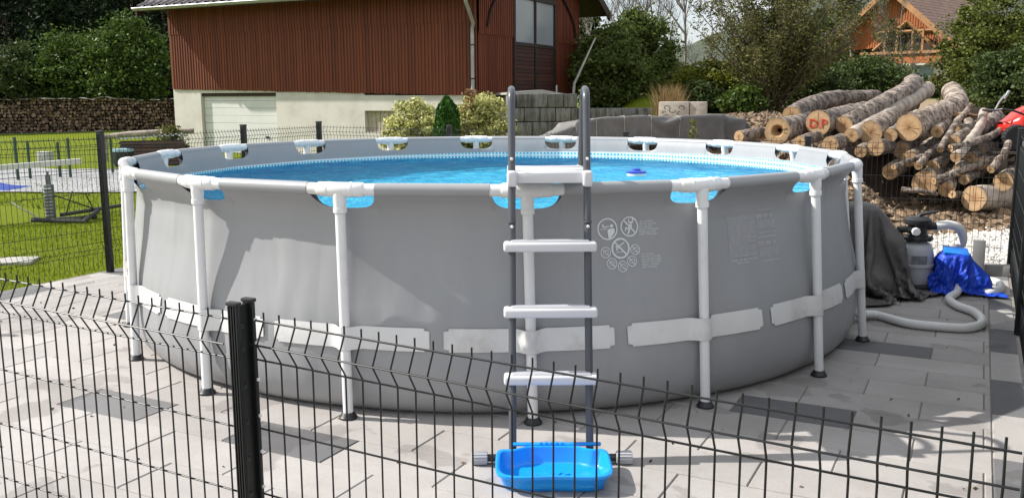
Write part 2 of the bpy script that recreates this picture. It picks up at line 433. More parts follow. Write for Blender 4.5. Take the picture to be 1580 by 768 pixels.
mb.m = [0]*len(mb.f)
lin = mb.build('liner', LINER, pool, smooth=50, recalc=False)
uvl = lin.data.uv_layers.new(name='UVMap'); uvl.data.foreach_set('uv', [c for q in uvs for c in q])
# water surface with real ripples
rg = np.random.default_rng(11)
na, nr = 900, 170
rr = np.linspace(0.003, 1, nr)
ua = np.arange(na)/na*N
bd = np.array([tuple(wall(u, ZW, -.012))[:2] for u in ua])
X = (rr[:, None]*bd[None, :, 0]); Y = (rr[:, None]*bd[None, :, 1]); Z = np.full_like(X, ZW)
for i in range(46):
    wl = .2*(5 ** rg.random()); th = rg.normal(-.5, 1.1); k = 2*np.pi/wl
    Z += wl*.0009*np.sin(k*(X*np.cos(th)+Y*np.sin(th))+rg.random()*6.28+.8*np.sin(X*1.3+i)+.6*np.sin(Y*1.7+2*i))
me = bpy.data.meshes.new('water')
vv = np.stack([X, Y, Z], -1).reshape(-1, 3)
ii, jj = np.meshgrid(np.arange(nr-1), np.arange(na), indexing='ij'); j2 = (jj+1) % na
ff = np.stack([ii*na+jj, (ii+1)*na+jj, (ii+1)*na+j2, ii*na+j2], -1).reshape(-1, 4)
me.from_pydata(vv.tolist(), [], ff.tolist()+[list(range(na))])
me.polygons.foreach_set('use_smooth', [True]*len(me.polygons))
m = NT('pool_water'); m.t.nodes.remove(m.b)
rf_ = m.n('BsdfRefraction'); rf_.inputs['Color'].default_value = (.86, .97, 1, 1); rf_.inputs['Roughness'].default_value = 0; rf_.inputs['IOR'].default_value = 1.333
gs_ = m.n('BsdfGlossy'); gs_.inputs['Roughness'].default_value = .03; fr_ = m.n('Fresnel'); fr_.inputs['IOR'].default_value = 1.333
bp = m.n('Bump'); bp.inputs['Strength'].default_value = 1.0; bp.inputs['Distance'].default_value = .075
m.l(m.math('ADD', m.noise(4.2, 3, .6), m.math('MULTIPLY', m.noise(11, 2, .5), .35)), bp.inputs['Height'])
for q_ in (rf_, gs_, fr_): m.l(bp.outputs[0], q_.inputs['Normal'])
ms = m.n('MixShader'); m.l(m.math('MULTIPLY', fr_.outputs[0], .34), ms.inputs[0]); m.l(rf_.outputs[0], ms.inputs[1]); m.l(gs_.outputs[0], ms.inputs[2]); m.l(ms.outputs[0], m.out.inputs[0])
me.materials.append(m.mat)
wat = bpy.data.objects.new('water', me); COL.objects.link(wat); wat.location = POOL; setting(wat)
wat.cycles.is_caustics_caster = True; lin.cycles.is_caustics_receiver = True; sun_d.cycles.is_caustics_light = True

WHITE = pm('white_tube', (.78, .785, .79), .33, .04, 3, dirt=(.62, .61, .58))
BAND = pm('white_band', (.71, .71, .70), .5, .05, 4, .1, 30, dirt=(.5, .48, .45))
BLACK = pm('black_plastic', (.018, .018, .02), .45, .3, 10, .1, 80)
for k in range(N):
    v = rimv(k); a = ang(k); tL = (rimv(k-1)-v).normalized(); tR = (rimv(k+1)-v).normalized(); ft = foot(k)
    mb = MB(); L = (rimv(k+1)-v).length
    mb.tube([v+tR*.08, v+tR*(L-.08)], .0305, 16); mb.build('top_rail', WHITE, pool)
    mb = MB(); mb.tube([v+tR*(.195*L), v+tR*(.805*L)], .0335, 16, cap=False); mb.build('rail_sleeve', VINYL, pool)
    mb = MB()
    mb.tube([v+tL*.125, v+tL*.12, v+tL*.05, v, v+tR*.05, v+tR*.12, v+tR*.125], [.0325, .0365, .0368, .0375, .0368, .0365, .0325], 20)
    for q in (tL, tR): mb.tube([v+q*.055, v+q*.066], .039, 20)
    dn = (ft-v).normalized()
    mb.tube([v, v+dn*.055, v+dn*.075, v+dn*.115, v+dn*.118], [.034, .034, .0315, .0315, .029], 18)
    mb.tube([v+dn*.09, v+dn*.113], .0345, 18)
    mb.build('tee_joint', WHITE, pool)
    mb = MB(); mb.tube([v+dn*.10, ft+Vector((0, 0, .02))], .0265, 16); lg = mb.build('leg', WHITE, pool)
    mb = MB(); mb.lathe([(.047, .001), (.047, .010), (.041, .016), (.034, .030), (.030, .034)], 18, ft); mb.build('foot_cap', BLACK, lg)
    # white belt patch, tented over the leg, with notched corners
    mb = MB(); cols = [-.462, -.446, -.436, -.434, -.40, -.32, -.24, -.16, -.12, -.09, -.06, -.04, -.025, -.012, 0]; cols += [-c for c in cols[-2::-1]]
    zz = [0, .12, .14, .35, .65, .86, .88, 1]
    for inner in (0, 1):
        for c in cols:
            e_ = abs(c); tk = .016 if e_ > .45 else (.012 if e_ > .4355 else 0); z0, z1 = .372+tk, .492-tk
            for f_ in zz:
                z = z0+(z1-z0)*f_; tent = sstep(1-(e_-.012)/.075)
                base = interp(INS, z); bulw = .024*math.sin(PI*(c % 1))*math.exp(-((z-.36)/.3)**2)
                o = (base+bulw+.007)*(1-tent)+.0295*tent-inner*.003
                if e_ > .16: q = wall(k+c, z, .007-inner*.003)
                else: q = wall(k+c, z, o, False)
                mb.v.append(tuple(q))
    nz_, nc = len(zz), len(cols)
    for inner in (0, 1):
        for i in range(nc-1):
            for j in range(nz_-1):
                q = [inner*nc*nz_+i*nz_+j, inner*nc*nz_+(i+1)*nz_+j, inner*nc*nz_+(i+1)*nz_+j+1, inner*nc*nz_+i*nz_+j+1]
                mb.f.append(tuple(q[::-1] if inner else q)); mb.m.append(0)
    mb.build('belt_patch', BAND, pool, smooth=50, recalc=False)

# printed warnings on the wall
PRINT = pm('white_print', (.72, .73, .75), .5, .08, 30)
PRINT2 = pm('faded_print', (.56, .56, .58), .5, .2, 60)
def u_of(px, py):      # wall parameter and height under a pixel of the photograph
    best = None
    r = ray(px, py)
    lo = Vector((0, 0, CAM_H))
    for i in range(200):
        u = -1+4*i/200
        for z in (.6, .8, 1.0):
            pass
    for i in range(400):
        u = -1+4*i/400; a = ang(u); t = None
        w = wall(u, .8); Yd = w.y+CY; q = r*(Yd/r.y)+lo; w = wall(u, max(.1, min(1.15, q.z))); Yd = w.y+CY; q = r*(Yd/r.y)+lo
        d = abs(q.x-CX-w.x)
        if best is None or d < best[0]: best = (d, u, q.z)
    return best[1], best[2]
def onwall(pts2, faces, u0, z0, name, mat, parent, off=.0035, shear=0):
    mb = MB(); mb.v = [tuple(wall(u0+x/.955, z0+y+shear*x, off)) for x, y in pts2]; mb.f = faces; mb.m = [0]*len(faces)
    return mb.build(name, mat, parent, smooth=0, recalc=False)
def ring2(P, Fc, cx, cy, r, w, n=36):
    o = len(P)
    for i in range(n):
        a = 2*PI*i/n
        P.append((cx+math.cos(a)*r, cy+math.sin(a)*r)); P.append((cx+math.cos(a)*(r-w), cy+math.sin(a)*(r-w)))
    for i in range(n):
        j = (i+1) % n; Fc.append((o+2*i, o+2*j, o+2*j+1, o+2*i+1))
def line2(P, Fc, pts, w):
    for (x0, y0), (x1, y1) in zip(pts, pts[1:]):
        d = math.hypot(x1-x0, y1-y0) or 1e-6; nx, ny = -(y1-y0)/d*w/2, (x1-x0)/d*w/2; o = len(P)
        P += [(x0+nx, y0+ny), (x0-nx, y0-ny), (x1-nx, y1-ny), (x1+nx, y1+ny)]; Fc.append((o, o+1, o+2, o+3))
def disc2(P, Fc, cx, cy, r, n=16):
    o = len(P); P += [(cx+math.cos(2*PI*i/n)*r, cy+math.sin(2*PI*i/n)*r) for i in range(n)]; Fc.append(tuple(range(o, o+n)))
def poly2(P, Fc, pts): o = len(P); P += pts; Fc.append(tuple(range(o, o+len(pts))))
def text2(txt, size):
    cu = bpy.data.curves.new('tmp', 'FONT'); cu.body = txt; cu.size = size; cu.resolution_u = 2
    ob = bpy.data.objects.new('tmp', cu); COL.objects.link(ob)
    dg = bpy.context.evaluated_depsgraph_get(); me = bpy.data.meshes.new_from_object(ob.evaluated_get(dg))
    P = [(v.co.x, v.co.y) for v in me.vertices]; Fc = [tuple(q.vertices) for q in me.polygons]
    bpy.data.objects.remove(ob); bpy.data.curves.remove(cu); bpy.data.meshes.remove(me); return P, Fc
def addtext(P, Fc, txt, size, x, y):
    p, f = text2(txt, size); o = len(P); P += [(a+x, b+y) for a, b in p]; Fc += [tuple(i+o for i in q) for q in f]
uc, zc = u_of(958, 384)
M_PX = 1/300.0                                  # metres per photograph pixel at this stretch of the wall
P, Fc = [], []
def Q(x, y): return ((x-342)/6.985*M_PX, (455-y)/6.985*M_PX)
s_ = M_PX/6.985
for cx_, cy_, r_, w_r in ((196, 243, 118, 16), (460, 227, 110, 16), (340, 455, 112, 20), (160, 492, 60, 9), (224, 612, 60, 9), (352, 650, 60, 9), (468, 600, 58, 9), (515, 477, 58, 9)):
    x, y = Q(cx_, cy_); ring2(P, Fc, x, y, r_*s_, w_r*s_)
    if cx_ != 196:
        k = r_*s_*.7; line2(P, Fc, [(x-k, y+k), (x+k, y-k)], (18 if r_ > 100 else 8)*s_)
    if r_ < 70: line2(P, Fc, [Q(cx_-32, cy_+8), Q(cx_-10, cy_-22), Q(cx_+18, cy_-24), Q(cx_+36, cy_+4)], 9*s_); line2(P, Fc, [Q(cx_-30, cy_+24), Q(cx_-8, cy_+18), Q(cx_+14, cy_+26), Q(cx_+34, cy_+20)], 6*s_)
disc2(P, Fc, *Q(246, 212), 20*s_); poly2(P, Fc, [Q(200, 340), Q(192, 262), Q(215, 240), Q(280, 240), Q(276, 285), Q(245, 320), Q(232, 340)])
line2(P, Fc, [Q(135, 205), Q(150, 225), Q(180, 222), Q(215, 215)], 12*s_); disc2(P, Fc, *Q(145, 202), 10*s_); line2(P, Fc, [Q(110, 246), Q(195, 244)], 7*s_)
disc2(P, Fc, *Q(478, 185), 17*s_); line2(P, Fc, [Q(452, 190), Q(455, 145)], 12*s_); line2(P, Fc, [Q(500, 190), Q(504, 150), Q(490, 135)], 12*s_)
poly2(P, Fc, [Q(440, 255), Q(455, 205), Q(495, 205), Q(490, 235), Q(462, 272)]); line2(P, Fc, [Q(445, 250), Q(418, 235), Q(408, 280)], 17*s_); line2(P, Fc, [Q(460, 262), Q(440, 310)], 17*s_)
line2(P, Fc, [Q(285, 475), Q(330, 425), Q(388, 392)], 14*s_); disc2(P, Fc, *Q(290, 436), 12*s_); line2(P, Fc, [Q(285, 500), Q(310, 490), Q(340, 500), Q(370, 488), Q(395, 498)], 8*s_)
def block(lines, x, y0, dy, size):
    for i, t in enumerate(lines): xx, yy = Q(x, y0+i*dy); addtext(P, Fc, t, size, xx, yy)
block(['NO JUMPING', 'NE PAS SAUTER', 'NO SALTAR', 'NICHT SPRINGEN', 'NON SALTARE', 'NIET SPRINGEN'], 578, 187, 27.5, .0143)
block(['NO DIVING', 'NE PAS PLONGER', 'NO ZAMBULLIRSE', 'NICHT TAUCHEN', 'NON TUFFARSI', 'NIET DUIKEN'], 584, 540, 28, .0143)
onwall(P, Fc, uc, zc, 'warning_print', PRINT, pool)
# the faded instruction panel: rows of tiny print with pictograms above two columns
u0_, z0_ = u_of(1161, 366); P, Fc = [], []
rp = random.Random(2)
def R_(x, y): return ((x-530)/6.98*M_PX, (385-y)/6.98*M_PX)
def rowbar(x0, x1, y, th):
    x = x0
    while x < x1-8:
        l = rp.uniform(10, 46); a, b = x, min(x1, x+l); x = b+rp.uniform(3, 7)
        poly2(P, Fc, [R_(a, y), R_(b, y), R_(b, y-th), R_(a, y-th)])
for i in range(38): rowbar(100, 575 if rp.random() > .2 else rp.uniform(380, 560), 150+i*12.2, 4.2)
for (ya, yb) in ((222, 330), (545, 650)):
    for i in range(int((yb-ya)/11)): rowbar(620, 950, ya+i*11, 3.6)
for yy in (105, 420):
    rowbar(600, 950, yy, 6); rowbar(620, 950, yy-12, 4)
    for j, xx in enumerate((628, 682, 752, 800, 890)):
        x, y = R_(xx, yy+68); ring2(P, Fc, x, y, 27*s_, 6*s_, 20); line2(P, Fc, [(x-.008, y+.008), (x+.008, y-.008)], 6*s_); disc2(P, Fc, x+.002, y+.003, 7*s_, 8)
line2(P, Fc, [R_(330, 600), R_(510, 600)], 6*s_)
for a, b in ((620, 970),): line2(P, Fc, [R_(a, 365), R_(b, 365)], 5*s_); line2(P, Fc, [R_(a, 690), R_(b, 690)], 5*s_)
onwall(P, Fc, u0_, z0_, 'instruction_print', PRINT2, pool)
P, Fc = [], []
addtext(P, Fc, 'MODEL:  18\' x 48" P (549 x 122)', .0155, *R_(105, 650)); addtext(P, Fc, '(549cm x 122cm)', .0135, *R_(200, 680))
onwall(P, Fc, u0_, z0_, 'model_print', PRINT, pool)

# floating dispenser
fp = onz(983, 272, ZW)
fl = thing('chlorine_float', 'small floating chlorine dispenser with blue cap and white body on the water', 'pool float', fp)
mb = MB(); mb.lathe([(.05, -.05), (.075, -.03), (.08, .005), (.078, .022), (.07, .026)], 28); mb.build('body', WHITE, fl)
BLUEP = pm('blue_cap', (.012, .05, .42), .35, .1, 6)
mb = MB(); mb.lathe([(.083, .02), (.085, .028), (.075, .036), (.035, .040), (.032, .052), (.025, .056)], 28); mb.build('cap', BLUEP, fl)

# ------------------------------------------------------------------ ladder
LAD = thing('pool_ladder', 'A-frame pool ladder with dark grey rails and white steps over the rim', 'ladder', (.175, 4.1, 0))
GREYM = pm('dark_grey_rail', (.072, .078, .09), .32, .08, 4)
STEP = pm('white_step', (.66, .66, .69), .35, .04, 5)
def LL(x, y, z): return Vector((x-.175, y-4.1, z))
for i, x in enumerate((.0, .35)):
    top = [LL(x, 3.945+.245*(.03-.1)+.012, .02), LL(x, 4.33, 1.60)]
    y0, y1 = 4.335, 4.52; r = (y1-y0)/2; ym = (y0+y1)/2
    arc = [LL(x, ym-math.cos(PI*j/10)*r, 1.615+math.sin(PI*j/10)*r*.62) for j in range(11)]
    mb = MB(); mb.tube(top+arc+[LL(x, 4.525, 1.58), LL(x, 4.97, .05)], .0178, 14); rl = mb.build('rail', GREYM, LAD)
    for z in (1.355, 1.255, 1.05):
        mb = MB(); mb.lathe([(.0075, 0), (.0075, .004), (.004, .007)], 10, LL(x, 3.93+.245*(z-.1)-.0, z)+Vector((0, 0, 0)), Matrix.Rotation(PI/2, 4, 'X')); mb.build('bolt', WHITE, rl)
    
    mb = MB(); p0 = LL(x, 3.93+.245*.98, 1.08); p1 = LL(x, 3.93+.245*.02, .12)
    mb.tube([LL(x, 3.941+.245*.972, 1.072), LL(x, 3.941+.245*.964, 1.064)], .0195, 14); mb.build('joint_collar', GREYM, rl)
for z in (.960, .668, .374):
    y = 3.94+.245*(z-.1); mb = MB()
    mb.box(LL(.175, y, z), (.428, .075, .044), .012, seg=3)
    mb.box(LL(.175, y, z+.0235), (.36, .055, .006), .002)
    for j in range(9): mb.box(LL(.175, y-.024+j*.006, z+.0275), (.35, .0022, .003))
    mb.build('step', STEP, LAD)
    yb = 4.525+.29*(1.58-z)
    mb = MB(); mb.box(LL(.175, yb, z), (.428, .075, .044), .012, seg=3); mb.build('step', STEP, LAD)
mb = MB(); mb.box(LL(.175, 4.41, 1.285), (.355, .36, .028), .008, seg=3); mb.box(LL(.175, 4.24, 1.268), (.36, .03, .050), .006)
mb.box(LL(.175, 4.60, 1.268), (.36, .03, .050), .006)
for x in (0, .35):
    for y in (4.218, 4.615): mb.box(LL(x, y, 1.265), (.045, .052, .074), .012, seg=3)
    mb.box(LL(x, 4.41, 1.268), (.026, .40, .045), .006)
mb.build('platform', STEP, LAD)
mb = MB(); mb.tube([LL(-.115, 3.925, .03), LL(.468, 3.925, .03)], .017, 12); mb.build('base_bar', BLACK, LAD)
CAPM = pm('grey_cap', (.42, .42, .44), .45, .08, 8)
for sx, x in ((-1, -.15), (1, .503)):
    mb = MB(); mb.tube([LL(x-.036, 3.925, .03), LL(x-.034, 3.925, .03), LL(x+.034, 3.925, .03), LL(x+.036, 3.925, .03)], [.025, .028, .028, .025], 20)
    for j in range(14):
        a = j*2*PI/14; mb.box(LL(x, 3.925+math.cos(a)*.028, .03+math.sin(a)*.028), (.064, .005, .005), .001)
    mb.build('end_cap', CAPM, LAD)

# ------------------------------------------------------------------ blue foot bath
TUB = thing('foot_bath', 'bright blue plastic foot bath at the bottom of the ladder', 'foot bath', (.175, 3.755, 0))
m = NT('blue_tub'); m.color(m.ramp(m.noise(5, 3), [(.3, (.006, .27, .80)), (.7, (.008, .31, .88))])).rough(.28).bump(m.noise(14, 3), .05, .01); m.set(Subsurface_Weight=.08, Subsurface_Scale=.02)
TUBM = m.mat
def tub_out(sc, sy, dx=0, n=96):
    pts = []
    for i in range(n):
        a = 2*PI*i/n; c, s = math.cos(a), math.sin(a); e = .42
        x = abs(c)**e*math.copysign(1, c)*sc; y = abs(s)**e*math.copysign(1, s)*sy
        if s > 0: y -= .035*math.exp(-((abs(x)-.175)/.05)**2)*min(1, s*1.2)       # notches for the ladder rails
        if s < 0 and True: y += .016*math.exp(-(x/.13)**2)                       # slight waist at the front
        pts.append((x, y))
    return pts
rings = [(.0, .0, .012), (.195, .135, .012), (.213, .150, .016), (.220, .158, .028), (.233, .169, .074), (.236, .172, .083), (.246, .182, .087), (.254, .190, .083), (.254, .190, .071), (.249, .186, .071), (.240, .177, .073), (.226, .152, .018), (.220, .146, .003), (.0, .0, .003)]
mb = MB(); n = 96
for a, b, z in rings:
    for x, y in tub_out(a*.985, b*.95): mb.v.append((x, y if a else 0, z))
for i in range(len(rings)-1):
    for j in range(n): mb.f.append((i*n+j, i*n+(j+1) % n, (i+1)*n+(j+1) % n, (i+1)*n+j)); mb.m.append(0)
mb.build('basin', TUBM, TUB, smooth=45)
mb = MB(); mb.box((0, .186, .088), (.36, .028, .010), .004); mb.box((-.135, .186, .088), (.09, .02, .016), .006); mb.box((.17, .186, .088), (.11, .02, .016), .006)
for j in range(5): mb.box((-.05+j*.024, .181, .095), (.012, .02, .008), .003)
mb.build('clip_bar', TUBM, TUB)
mb = MB()
for j in range(7): a = PI*(.15+.7*j/6); mb.tube([(math.cos(a)*.03, -.02+math.sin(a)*.02, .0145), (math.cos(a)*.11, -.04+math.sin(a)*.085, .0145)], .003, 6)
mb.build('floor_rib', TUBM, TUB)

# ------------------------------------------------------------------ mesh fences
FENCE = pm('fence_green_black', (.004, .0055, .006), .42, .25, 30)
CLIP = pm('steel_clip', (.75, .75, .75), .3, .05, 10)
def wirepanel(name, parent, p0, p1, ztop0, ztop1, height, fdir, folds, wires, mat=FENCE, r=.0027, spike=.022, sp=.05, n=5, low=False):
    p0, p1 = Vector(p0), Vector(p1); L = (p1-p0).length; e = (p1-p0)/L; nv = Vector((-e.y, e.x, 0))*fdir
    mb = MB(); k = max(1, int(L/sp)); dep = .028
    for i in range(k+1):
        s = (i+.5)*L/(k+1); zt = ztop0+(ztop1-ztop0)*s/L; b = p0+e*s
        pts = [b+Vector((0, 0, zt+spike))]
        for f0 in folds:
            pts += [b+Vector((0, 0, zt-f0)), b+nv*dep+Vector((0, 0, zt-f0-.055)), b+Vector((0, 0, zt-f0-.10))]
        pts.append(b+Vector((0, 0, zt-height)))
        mb.tube(pts, r, n, cap=True)
    hz = []
    for f0 in folds: hz += [(f0, 0), (f0+.055, dep), (f0+.10, 0)]
    hz += [(w, 0) for w in wires]
    for dz, d in hz:
        o = nv*(d-.004*fdir) if d == 0 else nv*d
        mb.tube([p0+o+Vector((0, 0, ztop0-dz)), p1+o+Vector((0, 0, ztop1-dz))], r*1.05, n)
    return mb.build(name, mat, parent, smooth=60, recalc=False)
def post_simple(parent, p, zt, wd=.055, mat=FENCE, base=-.06):
    mb = MB(); R = Matrix.Rotation(A27, 4, 'Z')
    mb.box(Vector((p.x, p.y, (zt+base)/2)), (wd, wd*.75, zt-base), .004, R)
    for j in range(-1, 2): mb.box(Vector((p.x, p.y, (zt+base)/2))+R @ Vector((j*wd*.28, -wd*.38, 0)), (.006, .006, zt-base-.02), 0, R)
    po = mb.build('post', mat, parent)
    mb = MB(); mb.box(Vector((p.x, p.y, zt+.009)), (wd+.006, wd*.75+.006, .018), .004, R); mb.build('post_cap', BLACK, po)
    return po
def post_h(parent, p, zt):
    R = Matrix.Rotation(A27, 4, 'Z'); mb = MB(); h = zt+.25; zc = (zt-.25)/2
    for q in (-.025, .025):
        b = Vector((p.x, p.y, zc))+R @ Vector((0, q, 0))
        mb.box(b, (.032, .010, h), .002, R)
        for j in (-.012, -.004, .004, .012): mb.box(b+R @ Vector((j, -.006 if q < 0 else .006, 0)), (.0042, .005, h-.004), .0012, R)
    mb.box(Vector((p.x, p.y, zc)), (.008, .040, h-.006), 0, R)
    po = mb.build('post', FENCE, parent)
    mb = MB()
    for q in (-.026, .026): mb.box(Vector((p.x, p.y, zt+.004))+R @ Vector((0, q, 0)), (.037, .019, .010), .003, R)
    mb.build('post_cap', BLACK, po)
    for j, dz in enumerate((.045, .105, .20, .295, .39, .485)):
        mb = MB(); mb.box(Vector((p.x, p.y, zt-dz))+R @ Vector((.0175, .028, 0)), (.006, .008, .008), .0015, R); mb.build('clip', CLIP, po)
        mb = MB(); mb.box(Vector((p.x, p.y, zt-dz-.01))+R @ Vector((.006, -.008, 0)), (.004, .012, .012), .001, R); mb.build('slot', CAPM if False else BLACK, po)
    return po
def ftop(s): return 1.117+(s+2.48)*(1.046-1.117)/2.56
TF = 1.655
nf = thing('mesh_fence', 'low dark green wire mesh fence across the foreground with bent top and thick post', 'fence', G(-1.58, TF))
def loc(p): return Vector(p)-nf.location
W_ = [.30, .475, .65, .85, 1.0]
wirepanel('mesh_panel', nf, loc(G(-1.63, TF)), loc(G(-4.1, TF)), ftop(-1.61), ftop(-4.1), 1.16, 1, (0,), [w-.02 for w in W_], r=.0024, n=6)
wirepanel('mesh_panel', nf, loc(G(-1.574, TF+.03)), loc(G(.10, TF+.03)), ftop(-1.574), ftop(.1), 1.13, -1, (0,), [w-.02 for w in W_], r=.0024, n=6)
post_h(nf, loc(G(-1.597, TF+.005)), ftop(-1.58)+.045)
post_simple(nf, loc(G(.135, TF+.03)), 1.08, .062)

lf = thing('mesh_fence', 'tall dark mesh fence along the lawn with one black post left of the pool', 'fence', G(-7.42, 6.0))
def loc(p): return Vector(p)-lf.location
TC = st((-3.85, 8.611))
lps = [G(TC[0], TC[1]), G(-7.52, 8.0), G(-7.60, 9.45)]
pts_ = [G(-7.46, 1.6), G(-7.46, 3.45), lps[0], lps[1], lps[2]]
for i, (a, b) in enumerate(zip(pts_, pts_[1:])):
    wirepanel('mesh_panel', lf, loc(a), loc(b), 1.27, 1.27, 1.22, -1, (0, .97), [.3, .5, .7, .85], r=.0024, n=4)
for q in pts_[1:]: post_simple(lf, loc(q), 1.325, .062)

bf = thing('mesh_fence', 'dark mesh fence behind the pool in front of the barn and logs', 'fence', G(-3.6, 9.5))
def loc(p): return Vector(p)-bf.location
bs = [G(-7.55, 9.46), G(-5.75, 9.62), G(-3.5, 9.66), G(-1.55, 9.66), G(.27, 9.66)]
tops = [1.27, 1.25, 1.20, 1.18, 1.2]
for i, (a, b) in enumerate(zip(bs, bs[1:])):
    wirepanel('mesh_panel', bf, loc(a), loc(b), tops[i], tops[i+1], 1.17, -1, (0, ), [.32, .54, .76, .98, 1.1], r=.0024, n=4)
for q, zt in zip(bs[1:-1], tops[1:]): post_simple(bf, loc(q), zt+.04, .06)

rf = thing('mesh_fence', 'tall slatted grey-green fence along the right edge beside the striped paving', 'fence', G(.33, 6))
def loc(p): return Vector(p)-rf.location
rps = [G(.335, 9.62), G(.335, 7.1), G(.335, 4.6), G(.335, 2.1)]
SLAT = pm('privacy_slat', (.105, .115, .12), .5, .12, 5, .1, 40)
for i, (a, b) in enumerate(zip(rps, rps[1:])):
    wirepanel('mesh_panel', rf, loc(a), loc(b), 1.27, 1.27, 1.25, 1, (0, .95), [.3, .5, .7, .85], r=.0026, n=4)
    mb = MB(); d = (b-a).normalized(); R = Matrix.Rotation(A27, 4, 'Z'); L = (b-a).length
    k = int(L/.052)
    for j in range(k): c = a+d*((j+.5)*L/k); mb.box(loc(c)+R @ Vector((.014, 0, .64)), (.004, .046, 1.18), 0, R)
    mb.build('privacy_slats', SLAT, rf)
for q in rps: post_simple(rf, loc(q), 1.325, .06)

# ------------------------------------------------------------------ barn (parallel to the yard)
D_ = 24.0
BC = Vector((-.036*D_, D_, 0)); BL, BW = .4525*D_, .272*D_
barn = thing('barn', 'red-brown timber barn on cream plaster base with tiled roof and glazed loft door', 'barn', BC, A27)
m = NT('red_cladding')
isl = m.island(); g = m.noise(3, 7, .65, stretch=(6, 6, .35)); g2 = m.noise(1.2, 5, .6, stretch=(9, 9, .12))
c = m.mix(isl, (.125, .026, .008), (.21, .05, .016)); c = m.mix(m.ramp(g, [(.4, (0, 0, 0)), (.75, (.55, .55, .55))]), c, (.05, .014, .008))
c = m.mix(m.ramp(g2, [(.62, (0, 0, 0)), (.74, (.6, .6, .6))]), c, (.30, .11, .05))
m.color(c).rough(.68).bump(g, .35, .006); CLAD = m.mat
TIMB = pm('dark_timber', (.035, .016, .011), .7, .3, 6, .3, 50)
m = NT('cream_plaster'); n1 = m.noise(1.4, 7, .65); n2 = m.noise(40, 5, .7)
m.color(m.mix(m.ramp(n1, [(.45, (0, 0, 0)), (.75, (1, 1, 1))]), (.61, .585, .53), (.48, .455, .41))).rough(.9).bump(n2, .35, .01); PLAST = m.mat
def boards(mb, fn, u0, u1, zlo, zhi, wd=.105):      # vertical boards with raised cover strips; fn(u, depth, z)
    k = int((u1-u0)/wd)
    for i in range(k):
        a = u0+(u1-u0)*i/k; b = u0+(u1-u0)*(i+1)/k
        for (x0, x1, d) in ((a, a+(b-a)*.62, .012), (a+(b-a)*.62, b, .030)):
            z0 = zlo((x0+x1)/2) if callable(zlo) else zlo; z1 = zhi((x0+x1)/2) if callable(zhi) else zhi
            if z1-z0 < .03: continue
            z0 += rnd.uniform(-.012, .012)
            vs = [fn(x0, 0, z0), fn(x1, 0, z0), fn(x1, 0, z1), fn(x0, 0, z1), fn(x0, d, z0), fn(x1, d, z0), fn(x1, d, z1), fn(x0, d, z1)]
            mb.add(vs, [(4, 5, 6, 7), (0, 4, 7, 3), (1, 2, 6, 5), (0, 1, 5, 4)])
ZE, OV, PT = 4.53, .92, math.tan(math.radians(29))
ZB = 1.66
fz = lambda u: 1.93-.24*(u+BL)/BL                  # lower edge of the front cladding, falling to the right
front = lambda u, d, z: (u, -.02-d, z)
gab = lambda q, d, z: (.02+d, q, z)
gtop = lambda q: ZE+min(q, BW-q)*PT
mb = MB()
gd0, gd1, gdz = -.405*D_, -.281*D_, 1.80            # garage opening
cw0, cw1 = -.150*D_, -.108*D_
mb.box(((-BL+gd0)/2, .15, .94), (gd0+BL, .3, 2.08)); mb.box(((gd1+cw0)/2, .15, .86), (cw0-gd1, .3, 1.92)); mb.box((cw1/2, .15, .80), (-cw1, .3, 1.80))
mb.box(((gd0+gd1)/2, .15, 1.85), (gd1-gd0, .3, .1)); mb.box(((cw0+cw1)/2, .15, 1.5), (cw1-cw0, .3, .42)); mb.box(((cw0+cw1)/2, .15, .3), (cw1-cw0, .3, .8))
mb.box((-.15, BW/2+.15, .80), (.3, BW-.3, 1.78)); mb.box((-BL+.15, BW/2+.15, .94), (.3, BW-.3, 2.08))
mb.build('plaster_wall', PLAST, barn, smooth=0)
mb = MB(); boards(mb, front, -BL, -.0, lambda u: fz(u), 3.62); mb.build('front_cladding', CLAD, barn, smooth=0)
mb = MB(); boards(mb, lambda u, d, z: (u, -.045-d, z), -BL, -.0, 3.56, ZE+.25); mb.build('upper_cladding', CLAD, barn, smooth=0)
mb = MB(); mb.box((-BL/2, .14, 3.05), (BL-.12, .16, 2.7)); mb.box((-.14, BW/2, 3.05), (.16, BW-.12, 2.7)); mb.box((-BL+.14, BW/2, 3.05), (.16, BW-.12, 2.7))
mb.prism([(.02, ZE-.05), (BW-.02, ZE-.05), (BW/2, gtop(BW/2)-.05)], -.15, -.06, lambda a, b, c_: Vector((c_, a, b)))
mb.build('frame_wall', TIMB, barn, smooth=0)
hd0, hd1 = 2.02, 4.62
mb = MB(); boards(mb, gab, 0, hd0-.08, ZB, 3.30); boards(mb, gab, hd1+.08, BW, ZB, 3.30)
boards(mb, lambda q, d, z: (.045+d, q, z), 0, hd0-.08, 3.25, gtop); boards(mb, lambda q, d, z: (.045+d, q, z), hd1+.08, BW, 3.25, gtop)
boards(mb, lambda q, d, z: (.045+d, q, z), hd0-.08, hd1+.08, 4.42, gtop); mb.build('gable_cladding', CLAD, barn, smooth=0)
mb = MB(); hm = (hd0+hd1)/2
for a, b, z0, z1, t in ((hd0-.09, hd0, ZB+.05, 4.42, .07), (hd1, hd1+.09, ZB+.05, 4.42, .07), (hd0-.09, hd1+.09, 4.34, 4.46, .075), (hd0, hd1, 3.05, 3.15, .066), (hm-.04, hm+.04, ZB+.05, 4.36, .062)):
    mb.box((.02+t/2, (a+b)/2, (z0+z1)/2), (t, b-a, z1-z0), .004)
ld = mb.build('loft_door', pm('frame_timber', (.022, .014, .011), .6, .3, 8), barn, smooth=0)
LEAFW = pm('door_leaf', (.058, .018, .011), .7, .3, 5, .3, 60, isl=.3)
